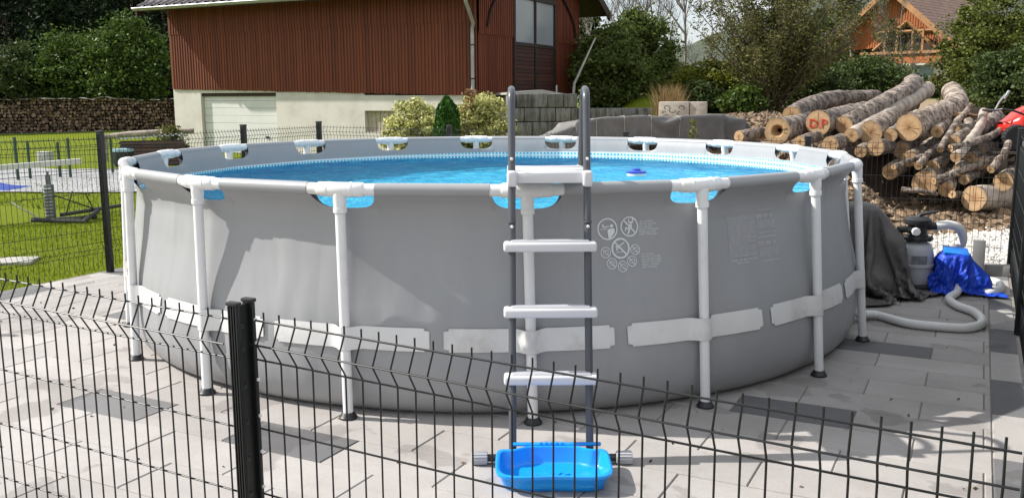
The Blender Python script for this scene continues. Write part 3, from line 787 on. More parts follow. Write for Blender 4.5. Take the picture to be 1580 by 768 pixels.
for a, b in ((hd0, hm-.04), (hm+.04, hd1)):
    mb = MB(); z = ZB+.1
    while z < 3.05: mb.box((.035, (a+b)/2, z+.055), (.03, b-a-.01, .104), .006); z += .11
    mb.build('door_leaf', LEAFW, ld, smooth=0)
    mb = MB(); mb.box((.030, (a+b)/2, 3.745), (.012, b-a-.01, 1.19)); mb.build('window_pane', None or pm('loft_glass', (.30, .33, .35), .12, .05, 1), ld, smooth=0)
for sgn in (0, 1):
    mb = MB(); pts = []
    for j in range(9):
        w = j/8; q = (.35+1.45*w) if sgn == 0 else (BW-.35-1.45*w); pts.append((.115, q, 3.45+1.35*w**.55))
    mb.tube(pts, .035, 6); mb.build('curved_brace', TIMB, barn)
# roof: pantile ridges as geometry
ROOF = pm('grey_roof_tile', (.13, .115, .12), .5, .25, 3, .3, 30, isl=.12, dirt=(.20, .17, .15))
OX, OE = .74, .36
for side in (0, 1):
    mb = MB(); rid = gtop(BW/2)+.28; sl = BW/2+OV; x0, x1 = -BL-OE, OX
    nx = int((x1-x0)/.30)
    cols = []
    for i in range(nx):
        a = x0+(x1-x0)*i/nx; w = (x1-x0)/nx
        cols += [(a, .0), (a+w*.12, .05), (a+w*.30, .055), (a+w*.42, .0)]
    cols.append((x1, 0)); steps = []
    k = int(sl/.34)
    for j in range(k): steps += [(j*sl/k, .045), ((j+1)*sl/k-.001, .0)]
    for dd, lift in steps:
        for x, h in cols:
            y = (-OV+dd) if side == 0 else (BW+OV-dd); z = rid-(sl-dd)*PT+h+lift; mb.v.append((x, y, z))
    n = len(cols)
    for j in range(len(steps)-1):
        for i in range(n-1): mb.f.append((j*n+i, j*n+i+1, (j+1)*n+i+1, (j+1)*n+i)); mb.m.append(0)
    mb.build('roof_slope', ROOF, barn, smooth=30, recalc=False)
    mb = MB(); e0 = rid-sl*PT
    y0, y1 = (-OV, BW/2) if side == 0 else (BW+OV, BW/2)
    mb.prism([(y0, e0-.10), (y1, rid-.10), (y1, rid-.02), (y0, e0-.02)], x0+.03, x1-.03, lambda a, b, c_: Vector((c_, a, b))); mb.build('roof_soffit', TIMB, barn, smooth=0)
    for x in (x1, x0):
        mb = MB(); mb.prism([(y0, e0-.26), (y1, rid-.26), (y1, rid+.02), (y0, e0+.02)], x-.02, x+.035, lambda a, b, c_: Vector((c_, a, b))); mb.build('barge_board', TIMB, barn, smooth=0)
mb = MB(); mb.tube([(-BL-OE, BW/2, rid+.05), (OX, BW/2, rid+.05)], .11, 10); mb.build('ridge_cap', ROOF, barn)
ZINC = pm('zinc_gutter', (.36, .37, .38), .42, .2, 5, 0, Metallic=.35)
e0 = gtop(BW/2)+.28-(BW/2+OV)*PT
mb = MB(); gx0, gx1 = -BL-OE-.02, OX+.0
pro = [(math.cos(a)*.075, math.sin(a)*.075) for a in [PI+PI*j/8 for j in range(9)]]+[(math.cos(a)*.066, math.sin(a)*.066+.002) for a in [2*PI-PI*j/8 for j in range(9)]]
mb.prism([(y-OV-.06, z+e0+.0) for y, z in pro], gx0, gx1, lambda a, b, c_: Vector((c_, a, b)))
mb.tube([(gx0, -OV-.14, e0+.004), (gx1, -OV-.14, e0+.004)], .012, 6)
k = 14
for i in range(k): mb.box((gx0+(gx1-gx0)*(i+.5)/k, -OV-.06, e0-.072), (.03, .16, .006))
mb.build('gutter', ZINC, barn)
mb = MB(); dpx = -.09
mb.tube([(dpx+.30, -OV-.05, e0-.06), (dpx+.30, -OV-.05, e0-.22), (dpx+.27, -OV+.02, e0-.34), (dpx+.06, -.16, e0-.80), (dpx, -.115, e0-.92), (dpx, -.11, e0-1.1), (dpx, -.11, .1)], .048, 12)
dp = mb.build('downpipe', ZINC, barn)
mb = MB()
for z in (2.95, 2.1, .9): mb.tube([(dpx, -.11, z), (dpx, -.11, z+.03)], .055, 12)
mb.build('pipe_clamp', TIMB, dp)
GAR = pm('garage_door', (.66, .66, .64), .5, .04, 3)
mb = MB()
for i in range(8): mb.box(((gd0+gd1)/2, .13+.002*(i % 2), .11+i*.225), (gd1-gd0-.04, .03, .219), .006)
gr = mb.build('garage_door', GAR, barn, smooth=0)
mb = MB(); mb.box(((gd0+gd1)/2+1.0, .10, .5), (.12, .03, .05), .008); mb.build('handle', BLACK, gr)
for a, b in ((cw0, cw1),):
    mb = MB()
    for i in range(7): w = (b-a)/7; mb.box((a+w*(i+.5), .14, .98), (w-.012, .03, .66), .004)
    mb.build('cellar_shutter', pm('weathered_board', (.40, .35, .27), .8, .2, 5, .3, 50), barn, smooth=0)
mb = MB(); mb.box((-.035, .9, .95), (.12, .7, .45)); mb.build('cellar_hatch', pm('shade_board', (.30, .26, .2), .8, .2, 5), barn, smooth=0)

# ------------------------------------------------------------------ block retaining walls, stone box
m = NT('concrete_block'); g = m.noise(2.5, 8, .72); g2 = m.noise(5, 6, .7, stretch=(1.5, 1.5, .35))
c = m.mix(m.island(), (.17, .167, .155), (.26, .25, .235)); c = m.mix(m.ramp(g2, [(.42, (0, 0, 0)), (.62, (.85, .85, .85))]), c, (.055, .055, .05)); c = m.mix(m.ramp(g, [(.6, (0, 0, 0)), (.72, (.6, .6, .6))]), c, (.33, .31, .28))
m.color(c).rough(.9).bump(m.noise(16, 7, .7), .6, .03); BLK = m.mat
def blockwall(name, label, p0, p1, z0, tops, bw, bh, dpt=.4):
    p0, p1 = Vector(p0), Vector(p1); L = (p1-p0).length; a = math.atan2(p1.y-p0.y, p1.x-p0.x)
    w = thing(name, label, 'wall', (p0.x, p0.y, 0), a); mb = MB(); r = 0; z = z0
    while True:
        x = -(r % 2)*bw*.5; n_ = 0
        while x < L:
            x1 = min(x+bw, L); xa = max(x, 0); zt = tops((xa+x1)/2/L)
            if x1-xa > .05 and z+bh <= zt+.05: mb.box(((xa+x1)/2, dpt/2+rnd.uniform(-.02, .02), z+bh/2), (x1-xa-.014, dpt, bh-.014), .022, seg=2); n_ += 1
            x += bw
        r += 1; z += bh
        if n_ == 0 or r > 12: break
    mb.build('block_courses', BLK, w, smooth=40); mb = MB()
    mb.box((L/2, dpt/2+.04, (z0+min(tops(0), tops(1)))/2-.06), (L-.05, dpt-.1, min(tops(0), tops(1))-z0-.1)); mb.build('wall_core', pm('wall_core', (.05, .05, .045), .95, .2, 5), w, smooth=0)
    return w
p0 = at(786, 150, 22.6); p1 = at(893, 150, 22.9)
hw = blockwall('block_wall', 'tall weathered grey concrete block wall at the barn gable corner', p0, p1, .35, lambda u: 1.80, .395, .345)
mb = MB(); Lw = (p1-p0).length
mb.prism([(-.02, 1.75), (Lw*.5, 1.82), (Lw+.05, 1.66), (Lw+.05, 1.60), (-.02, 1.70)], .05, 2.6, lambda a, b, c_: Vector((a, c_, b))); mb.build('ramp_slab', pm('ramp_concrete', (.34, .33, .31), .9, .2, 3, .3, 40), hw, smooth=0)
mb = MB(); mb.tube([(Lw*.72, .2, 1.7), (Lw*.72, .2, 1.93)], .02, 6); mb.build('steel_stub', ZINC, hw)
blockwall('block_wall', 'low weathered concrete block wall running right below the shrubs', at(888, 165, 23.1), at(1012, 165, 23.6), .33, lambda u: 1.40, .42, .345)
pX = at(1010, 180, 20.5); sb = thing('stone_planter', 'pale stone box with carved scroll marks above the tarpaulin', 'planter', (pX.x, pX.y, 1.1), math.radians(-14))
STN = pm('pale_stone', (.40, .36, .31), .9, .18, 9, .5, 30, dirt=(.22, .2, .17))
mb = MB(); mb.box((.44, .3, .1), (.66, .6, .66), .02); mb.build('carved_block', STN, sb)
mb = MB(); mb.box((.96, .34, .1), (.36, .62, .655), .02); mb.build('plain_block', STN, sb)
mb = MB()
for (cx_, cz_, r_, a0, a1) in ((.28, .30, .07, 0, 4.5), (.42, .24, .09, 2, 6.5), (.6, .3, .08, -1, 3.6), (.27, .08, .09, 1, 5.2), (.5, .06, .07, 3, 7.5), (.64, .1, .07, 0, 4), (.22, .2, .04, 0, 5), (.55, .18, .05, 1, 5)):
    mb.tube([(cx_+math.cos(a0+(a1-a0)*j/10)*r_*(1-.04*j), .001, cz_+math.sin(a0+(a1-a0)*j/10)*r_*.7*(1-.04*j)) for j in range(11)], .011, 5)
mb.build('scroll_carving', pm('carving_shade', (.10, .09, .08), .9, .2, 9), sb)

# ------------------------------------------------------------------ tarpaulin over stacked firewood
tp0, tp1 = at(838, 195, 15.6), at(1138, 195, 16.6)
tL = (tp1-tp0).length; ta = math.atan2(tp1.y-tp0.y, tp1.x-tp0.x)
M_T = Matrix.Translation((tp0.x, tp0.y, 0)) @ Matrix.Rotation(ta, 4, 'Z')
wood = thing('firewood_stack', 'dark split firewood stack under the grey tarpaulin', 'firewood', (tp0.x, tp0.y, 0), ta)
SPLIT = pm('split_log', (.085, .055, .042), .9, .4, 8, .5, 40, isl=.7)
mb = MB(); rw = random.Random(4)
x = .1
while x < tL-.1:
    z = .0
    zt = .80+.36*sstep((x-.5)/.6)
    while z < zt:
        r = rw.uniform(.045, .085); k = rw.choice((3, 4, 5)); a0 = rw.random()*6
        po = [(x+math.cos(a0+2*PI*j/k)*r, z+r*.8+math.sin(a0+2*PI*j/k)*r) for j in range(k)]
        mb.prism(po, rw.uniform(-.06, .03), .5, lambda a, b, c_: Vector((a, c_, b))); z += r*1.5
    x += .115
wo_ = mb.build('split_logs', SPLIT, wood, smooth=0)
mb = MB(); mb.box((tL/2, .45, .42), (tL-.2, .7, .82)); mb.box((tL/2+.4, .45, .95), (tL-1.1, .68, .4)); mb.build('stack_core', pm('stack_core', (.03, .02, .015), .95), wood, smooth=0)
m = NT('grey_tarpaulin'); g = m.noise(3, 6, .6)
m.color(m.ramp(g, [(.3, (.115, .11, .106)), (.7, (.165, .158, .150))])).rough(.62).bump(m.noise(9, 6, .65), .5, .03); TARP = m.mat
rw = random.Random(21); cols_ = []
x = -.02
while x < tL+.02:
    w_b = rw.uniform(.16, .34); hb_ = (.92 if x < .55 else 1.24)+rw.uniform(-.05, .05); c_ = MB(); c_.box((x+w_b/2, .42+rw.uniform(-.03, .03), hb_-.3), (w_b*1.02, 1.0+rw.uniform(-.06, .06), .6), .02, Matrix.Rotation(-.07, 4, 'X')); cols_.append(c_); x += w_b
tm = drape((tL+.70, 2.0, 104, 54, Matrix.Translation((tL/2+.02, .44, 1.42))), cols_, 40, .4, .9, .06, 20)
tarp = tm.build('tarpaulin', TARP, None, smooth=80, recalc=False); tarp.matrix_world = M_T
tag(tarp, 'creased grey tarpaulin with rope ties draped over the firewood behind the pool', 'tarpaulin')
sm = tarp.modifiers.new('thickness', 'SOLIDIFY'); sm.thickness = .012
mb = MB()
for x in (.95, 1.45, 1.95, 2.5):
    col_ = sorted([q for q in tm.v if abs(q[0]-x) < .035 and q[1] < .75], key=lambda q: q[1]+(q[2] if q[1] < .1 else 1.1))
    pts = [(x, q[1]-.008, q[2]+.010) for q in col_[::2]]
    if len(pts) > 3: mb.tube(pts, .0045, 5)
mb.build('rope_tie', pm('pale_rope', (.45, .43, .38), .8), tarp)

# ------------------------------------------------------------------ long firewood wall on the far left
fw0, fw1 = at(-230, 200, 36.0), at(292, 200, 40.0)
fL = (fw1-fw0).length; fa = math.atan2(fw1.y-fw0.y, fw1.x-fw0.x)
fwt = thing('firewood_stack', 'long dark wall of stacked firewood at the edge of the forest', 'firewood', (fw0.x, fw0.y, 0), fa)
ENDS = pm('log_end', (.16, .105, .075), .9, .4, 6, .4, 40, isl=.75)
mb = MB(); rw = random.Random(8); z = .02
hx = lambda x: 1.62+.10*nz(x*.5, 3)+.08*nz(x*2, 5)-.55*sstep((4.6-x)/4.5)+.0*x
nrow = 13
for r in range(nrow):
    x = rw.random()*.1
    while x < fL:
        rr_ = rw.uniform(.045, .085); zc = .06+r*.128+rw.uniform(-.03, .03)
        if zc < hx(x):
            k = rw.choice((3, 4, 4, 5, 7)); a0 = rw.random()*6
            po = [(x+math.cos(a0+2*PI*j/k)*rr_*rw.uniform(.8, 1.1), zc+math.sin(a0+2*PI*j/k)*rr_) for j in range(k)]
            mb.prism(po, rw.uniform(-.10, .06), .5, lambda a, b, c_: Vector((a, c_, b)))
        x += rr_*1.75
mb.build('split_logs', ENDS, fwt, smooth=0)
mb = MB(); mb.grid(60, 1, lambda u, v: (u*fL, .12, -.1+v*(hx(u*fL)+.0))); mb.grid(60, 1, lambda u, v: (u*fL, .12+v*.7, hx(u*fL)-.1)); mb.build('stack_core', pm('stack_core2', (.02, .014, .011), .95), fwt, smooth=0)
mb = MB()
mb.grid(120, 4, lambda u, v: (u*fL, -.16+v*.95, hx(u*fL)+.015+.035*nz(u*60, v*3)+.03*nz(u*19, v)))
mb.build('cover_sheet', pm('weathered_sheet', (.17, .155, .14), .8, .3, 4), fwt)

# ------------------------------------------------------------------ pool filter corner
m = NT('dark_cover_cloth'); m.color(m.ramp(m.noise(4, 6), [(.3, (.080, .074, .070)), (.7, (.118, .108, .101))])).rough(.55).bump(m.noise(12, 6, .6), .4, .03); COVER = m.mat
def lump(c, d, bev, *rots):
    M_ = Matrix.Identity(4)
    for r_, ax in rots: M_ = M_ @ Matrix.Rotation(r_, 4, ax)
    k_ = MB(); k_.box(c, d, bev, M_, 3); return k_
flr = lambda: lump((0, 0, -.1), (5, 5, .2), 0)
dm = drape((1.6, 1.5, 76, 70, Matrix.Translation((.06, -.06, .92)) @ Matrix.Rotation(.5, 4, 'Z') @ Matrix.Rotation(.12, 4, 'Y')), [flr(), lump((-.06, .03, .38), (.26, .28, .72), .09, (.12, 'Y')), lump((.12, -.02, .27), (.24, .26, .50), .09, (.3, 'Y'), (.2, 'X')), lump((.06, -.22, .10), (.30, .16, .20), .07, (.3, 'Z'))], 52, .3, .25, .14)
tag(dm.build('cloth_heap', COVER, None, smooth=80, loc=(2.98, 7.62, .002), rz=.1, recalc=False), 'crumpled dark grey pool cover bundled between the pool and the sand filter', 'pool cover')
FQ = Vector((3.46, 7.72, 0))
flt = thing('sand_filter', 'light grey sand filter tank with black multiport valve on top', 'sand filter', FQ, -.2)
TANK = pm('filter_tank', (.46, .47, .49), .38, .05, 4)
mb = MB(); mb.box((.06, 0, .03), (.62, .34, .06), .015, seg=2); mb.build('base_plate', BLACK, flt)
mb = MB(); mb.lathe([(.115, .055), (.135, .06), (.142, .10), (.143, .195), (.150, .20), (.150, .222), (.143, .226), (.143, .30), (.134, .355), (.11, .395), (.08, .415), (.075, .43)], 36); mb.build('tank', TANK, flt)
mb = MB(); mb.grid(16, 4, lambda u, v: (.1455*math.cos(-2.0+u*.9), .1455*math.sin(-2.0+u*.9), .235+v*.07)); mb.build('label_plate', pm('grey_label', (.20, .21, .23), .5, .4, 60), flt)
mb = MB(); mb.lathe([(.12, .425), (.128, .43), (.128, .452), (.09, .456), (.088, .47), (.075, .48), (.078, .55), (.105, .56), (.11, .575), (.108, .60), (.085, .62), (.03, .628)], 28)
mb.tube([(.06, 0, .545), (.16, .0, .545)], .034, 14); mb.tube([(-.05, -.04, .52), (-.17, -.08, .52)], .03, 12)
for j in range(8): a = j*PI/4; mb.box((math.cos(a)*.118, math.sin(a)*.118, .441), (.02, .02, .04), .004)
vl = mb.build('multiport_valve', BLACK, flt)
mb = MB(); mb.tube([(0, 0, .62), (.02, -.01, .645), (.15, -.03, .675)], [.02, .018, .011], 8); mb.build('handle', BLACK, vl)
mb = MB(); mb.lathe([(.036, 0), (.036, .03), (.03, .036)], 8, (-.03, -.075, .505), Matrix.Rotation(PI/2, 4, 'X')); mb.build('sight_cap', WHITE, vl)
HOSE = NT('corrugated_hose'); HOSE.color(HOSE.ramp(HOSE.noise(5, 4), [(.3, (.68, .68, .66)), (.7, (.78, .78, .76))])).rough(.45)
HOSE = HOSE.mat
def spline(pts, n=14):
    pts = [Vector(p) for p in pts]; P = [pts[0]*2-pts[1]]+pts+[pts[-1]*2-pts[-2]]; out = []
    for i in range(1, len(P)-2):
        for j in range(n):
            t = j/n; a, b, c, d = P[i-1], P[i], P[i+1], P[i+2]
            out.append(.5*((2*b)+(c-a)*t+(2*a-5*b+4*c-d)*t*t+(3*b-3*c+d-a)*t**3))
    out.append(P[-2]); return out
def hose(name, label, pts, r, ridge=.0022, pit=.012, cat='hose'):
    sp = spline(pts, 40); res = [sp[0]]; acc = 0
    for a, b in zip(sp, sp[1:]):
        d = (b-a).length; acc += d
        if acc >= pit*.5: res.append(b); acc = 0
    mb = MB(); mb.tube(res, [r+(ridge if i % 2 else 0) for i in range(len(res))], 14)
    return tag(mb.build(name, HOSE, None, smooth=80), label, cat)
hr = .034
hose('hose', 'white hose running from the pool leg across the paving to the blue bag', [(2.42, 6.72, 1.06), (2.43, 6.70, .7), (2.45, 6.62, .3), (2.50, 6.52, .09), onz(1352, 497)+Vector((0, 0, hr)), onz(1395, 509)+Vector((0, 0, hr)), onz(1440, 515)+Vector((0, 0, hr)), onz(1490, 518)+Vector((0, 0, hr)), onz(1514, 510)+Vector((0, 0, hr)), onz(1503, 494)+Vector((0, 0, hr)), onz(1476, 483)+Vector((0, 0, hr)), onz(1463, 472)+Vector((0, 0, hr)), onz(1476, 463)+Vector((0, 0, hr+.01)), (3.76, 7.55, .09)], .030)
hose('hose', 'short white hose looping on the paving right of the blue bag', [(3.78, 7.66, .12), onz(1520, 443)+Vector((0, 0, hr)), onz(1538, 447)+Vector((0, 0, hr)), onz(1543, 456)+Vector((0, 0, hr)), onz(1528, 463)+Vector((0, 0, hr)), (3.86, 7.52, .06)], .030)
vx = FQ+Vector((.15, -.03, .545))
hose('hose', 'white hose arching from the filter valve down behind the blue bag', [vx+Vector((-.01, 0, 0)), vx+Vector((.10, -.01, .012)), vx+Vector((.20, .0, -.03)), vx+Vector((.24, .03, -.14)), vx+Vector((.19, .08, -.26)), vx+Vector((.13, .1, -.40))], .036)
tt = thing('hose_connector', 'grey hose connector on the pool wall behind the right leg', 'connector', (2.40, 6.74, 0))
mb = MB(); mb.tube([(.02, -.01, 1.03), (.02, -.01, 1.05), (.02, -.01, 1.17), (.02, -.01, 1.18)], [.036, .043, .045, .04], 16); mb.tube([(.02, -.01, 1.10), (-.16, .05, 1.06)], .03, 12); mb.build('threaded_collar', pm('grey_collar', (.11, .12, .13), .45, .1, 8), tt)
m = NT('blue_bag_film'); m.color(m.ramp(m.noise(4, 4), [(.3, (.004, .045, .48)), (.7, (.006, .075, .66))])).rough(.48).bump(m.noise(10, 6, .6), .45, .03)
BAG = m.mat
bm_ = drape((.84, .66, 64, 52, Matrix.Translation((.05, -.02, .42)) @ Matrix.Rotation(.3, 4, 'Z')), [flr(), lump((-.02, .02, .17), (.22, .20, .32), .05), lump((.14, -.01, .09), (.20, .16, .18), .06, (.3, 'Y'))], 46, .25, .15, .08)
tag(bm_.build('cloth_heap', BAG, None, smooth=80, loc=(3.74, 7.56, .002), rz=-.35, recalc=False), 'shiny blue plastic bag slumped over the pump beside the filter', 'bag')
bx = thing('pump_lid', 'light blue flat lid on top of the blue bag', 'lid', (3.72, 7.55, .350), -.3)
mb = MB(); mb.box((0, 0, 0), (.20, .13, .03), .012, Matrix.Rotation(.32, 4, 'X') @ Matrix.Rotation(.12, 4, 'Y')); mb.build('lid_plate', pm('light_blue', (.01, .19, .72), .35, .1, 5), bx)
pq = onz(1507, 431); up_ = thing('paving_slab', 'grey paving slab stood upright against the back fence', 'slab', pq, A27)
mb = MB(); mb.box((0, .03, .165), (.105, .06, .33), .006); mb.build('slab', pm('slab_grey', (.20, .20, .20), .9, .15, 8, .3, 90), up_)
pq = onz(1537, 431); up_ = thing('paving_slab', 'grey kerb slab lying flat in the back right corner', 'slab', pq, A27)
mb = MB(); mb.box((0, .03, .05), (.21, .12, .10), .006); mb.build('slab', pm('slab_grey2', (.27, .265, .26), .9, .15, 8, .3, 90), up_)

# ------------------------------------------------------------------ gravel, bark debris
GRV = pm('white_gravel', (.56, .54, .50), .85, .12, 10, .3, 40, isl=.35)
def rocks(name, label, mat, n, fn, r0, r1, seed, cat='gravel'):
    rg = np.random.default_rng(seed); mb = MB(); base = [(1, 0, 0), (-1, 0, 0), (0, 1, 0), (0, -1, 0), (0, 0, 1), (0, 0, -1)]
    tri = [(0, 2, 4), (2, 1, 4), (1, 3, 4), (3, 0, 4), (2, 0, 5), (1, 2, 5), (3, 1, 5), (0, 3, 5)]
    for _ in range(n):
        p = fn(rg.random(), rg.random(), rg)
        if p is None: continue
        r = r0+(r1-r0)*rg.random()**2; R = Matrix.Rotation(rg.random()*6.3, 3, 'Z') @ Matrix.Rotation(rg.random()*6.3, 3, 'X')
        sc_ = (1, .5+.5*rg.random(), .35+.5*rg.random()); mb.add([Vector(p)+R @ Vector((b[0]*sc_[0]*r, b[1]*sc_[1]*r, b[2]*sc_[2]*r)) for b in base], tri)
    return tag(mb.build(name, mat, None, smooth=0, recalc=False), label, cat, kind='stuff')
gA, gB, gC, gD = onz(1390, 372), onz(1580, 350), onz(1600, 425), onz(1395, 432)
def gfn(u, v, rg):
    p = (gA*(1-u)+gB*u)*(1-v)+(gD*(1-u)+gC*u)*v; p += Vector((rg.normal()*.12, rg.normal()*.12, 0))
    if st(p)[1] < 9.8: p = G(st(p)[0], 9.8+rg.random()*.4)
    return (p.x, p.y, gz(p.x, p.y)+.012)
rocks('gravel', 'white gravel strip behind the right corner of the fence', GRV, 5200, gfn, .016, .045, 5)
CHIP = pm('bark_chip', (.17, .115, .07), .9, .3, 8, .3, 40, isl=.6)
def mfn(u, v, rg):
    x = 2.2+u*7.0; y = 11.2+v*5.5; k = max(0, 1-((x-4.6)/3.8)**2)
    if rg.random() > .25+.75*k: return None
    return (x, y, gz(x, y)+.02)
rocks('bark_debris', 'brown bark chips and soil clods under the logs', CHIP, 5200, mfn, .03, .11, 6, 'bark debris')
def cfn(u, v, rg):
    px = 1125+u*330; Y = 14.5+v*9; x = at(px, 170, Y).x; return (x, Y, gz(x, Y)+.015)
rocks('soil_clods', 'brown soil clods and stones on the bank behind the tarpaulin and logs', pm('soil_clod', (.15, .105, .068), .95, .3, 8, .3, 40, isl=.5), 3600, cfn, .025, .13, 26, 'soil')
def hfn(u, v, rg):
    x = 3.0+u*1.9; y = 11.0+v*1.7; h = .78*max(0, 1-((x-3.9)/1.15)**2)*max(0, 1-((y-12.1)/1.2)**2)
    return (x, y, gz(x, y)+h*rg.random()**.4)
rocks('bark_debris', 'heap of pale bark and earth behind the dark pool cover', pm('bark_pale', (.27, .19, .12), .9, .3, 8, .3, 40, isl=.6), 2600, hfn, .03, .10, 16, 'bark debris')

# ------------------------------------------------------------------ log pile
m = NT('log_bark'); g = m.noise(7, 8, .72); ring = m.noise(5, 6, .7, co=m.co('Generated'), stretch=(9, 9, 9))
c = m.mix(m.ramp(g, [(.42, (0, 0, 0)), (.58, (1, 1, 1))]), (.095, .070, .055), (.40, .345, .295))
c = m.mix(m.ramp(m.noise(13, 6, .7), [(.55, (0, 0, 0)), (.61, (1, 1, 1))]), c, (.045, .034, .028))
c = m.mix(1.0, c, m.ramp(m.n('ObjectInfo').outputs['Random'], [(0, (.72, .70, .70)), (1, (1.15, 1.1, 1.05))]), 'MULTIPLY')
m.color(c).rough(.9).bump(m.noise(16, 8, .75), .8, .03); BARK = m.mat
m = NT('sawn_wood'); at_ = m.n('Attribute', attribute_name='ringpos'); rad = at_.outputs['Fac']
nn = m.math('ADD', rad, m.math('MULTIPLY', m.noise(9, 5), .14))
rings_ = m.math('SINE', m.math('MULTIPLY', nn, 60.0))
c = m.ramp(nn, [(.05, (.24, .13, .06)), (.35, (.36, .215, .105)), (.75, (.48, .325, .18)), (1.0, (.36, .24, .13))])
c = m.mix(m.math('MULTIPLY', m.math('ADD', rings_, 1), .16), c, (.25, .13, .055)); c = m.mix(m.ramp(m.noise(30, 5, .7), [(.55, (0, 0, 0)), (.75, (.5, .5, .5))]), c, (.58, .43, .25))
ck = m.n('Attribute', attribute_name='crack').outputs['Fac']; c = m.mix(m.ramp(ck, [(.45, (0, 0, 0)), (.7, (.85, .85, .85))]), c, (.07, .04, .022))
m.color(c).rough(.85).bump(m.noise(45, 5, .7), .35, .01); SAWN = m.mat
BIRCHW = pm('pale_bark', (.38, .325, .27), .85, .3, 6, .6, 24, dirt=(.12, .085, .065))
def cutface(parent, c, d, r, seed, hollow=0, oval=1.0):
    d = d.normalized(); h = Vector((0, 0, 1)); a = d.cross(h).normalized(); b = a.cross(d).normalized()
    mb = MB(); n = 48; K = [.0, .25, .5, .75, .94, 1.0]; att = []
    if hollow: K = [hollow*.3, hollow, hollow+.15, .75, .94, 1.0]
    for k in K:
        for j in range(n):
            th = 2*PI*j/n; q = r*k*(1+.06*nz(math.cos(th)*1.6+seed, math.sin(th)*1.6)); q *= (1 if k < .9 else 1.0)
            dd = d*(.006+.006*nz(j, k*4, seed)-(.12 if hollow and k < hollow*.5 else 0)); mb.v.append(tuple(c+a*math.cos(th)*q+b*math.sin(th)*q*oval+dd)); att.append(k)
    for i in range(len(K)-1):
        for j in range(n): mb.f.append((i*n+j, (i+1)*n+j, (i+1)*n+(j+1) % n, i*n+(j+1) % n)); mb.m.append(0)
    o = mb.build('cut_face', SAWN, parent, smooth=50, recalc=False)
    rc_ = random.Random(int(seed*100)); cks = {rc_.randrange(n) for _ in range(rc_.choice((1, 2, 2, 3)))}
    t = o.data.attributes.new('crack', 'FLOAT', 'POINT'); t.data.foreach_set('value', [1.0 if (j in cks and k < .8) else 0.0 for k in K for j in range(n)])
    t = o.data.attributes.new('ringpos', 'FLOAT', 'POINT'); t.data.foreach_set('value', att); return o, a, b
def log(label, f, bk, r0, r1, bend=.0, bmat=None, hollow=0, seed=None, oval=1.0, sag=0.0, nub=0):
    f, bk = Vector(f), Vector(bk); seed = seed or rnd.random()*50
    root = thing('log', label, 'log', f, group='logs in the pile'); L = bk-f; dist = L.length; side = L.cross(Vector((0, 0, 1))).normalized()
    n = max(8, int(dist/.05)); pts = []; rs = []
    for i in range(n+1):
        t = i/n; pts.append(L*t+side*(bend*math.sin(PI*t)+.02*nz(t*4, seed))+Vector((0, 0, sag*math.sin(PI*t)+.02*nz(seed, t*4))))
    mb = MB(); ring = 24
    for i, p in enumerate(pts):
        t = i/n; d = (pts[min(n, i+1)]-pts[max(0, i-1)]).normalized(); a = d.cross(Vector((0, 0, 1))).normalized(); b = a.cross(d)
        r = (r0+(r1-r0)*t)
        for j in range(ring):
            th = 2*PI*j/ring; c_, s_2 = math.cos(th), math.sin(th)
            k = r*(1+.10*nz(c_*1.3+seed, s_2*1.3, t*dist*1.6)+.07*nz(c_*3+seed, s_2*3, t*dist*5)+.05*nz(c_*7, s_2*7, t*dist*12+seed))
            if nub and abs((t*7) % 1-.5) < .12: k *= 1.07
            mb.v.append(tuple(p+a*c_*k+b*s_2*k*oval))
    for i in range(n):
        for j in range(ring): mb.f.append((i*ring+j, (i+1)*ring+j, (i+1)*ring+(j+1) % ring, i*ring+(j+1) % ring)); mb.m.append(0)
    mb.f.append(tuple(range(n*ring, n*ring+ring))); mb.m.append(0)
    mb.build('bark', bmat or BARK, root, smooth=60, recalc=False)
    r = cutface(root, pts[0], -(pts[1]-pts[0]), r0*1.0, seed, hollow, oval); cutface(root, pts[-1], pts[-1]-pts[-2], r1, seed+3, 0, oval); return root, r
def A(px, py, Y): return at(px, py, Y)
K_ = 1/1410*1.02
def R(px, Y): return px*Y*K_
dp_, (cf, ca, cb) = log('thick log whose pale sawn face carries red letters', A(1264, 194, 13.9), A(1335, 176, 16.2), R(19, 13.9), R(16, 15), .05, seed=3.1)
P, Fc = [], []; addtext(P, Fc, 'D.P', .19, -.145, -.065)
mb = MB(); dn_ = (Vector(A(1264, 194, 13.9))-Vector(A(1335, 176, 16.2))).normalized()
mb.v = [tuple(-ca*x*1.0*(-1 if ca.x > 0 else 1)*1.0+cb*y+dn_*.019) for x, y in P]; mb.f = Fc; mb.m = [0]*len(Fc)
lt = mb.build('painted_letters', pm('red_spray', (.50, .018, .012), .6, .15, 30), dp_, smooth=0, recalc=False)
sm = lt.modifiers.new('thickness', 'SOLIDIFY'); sm.thickness = .004
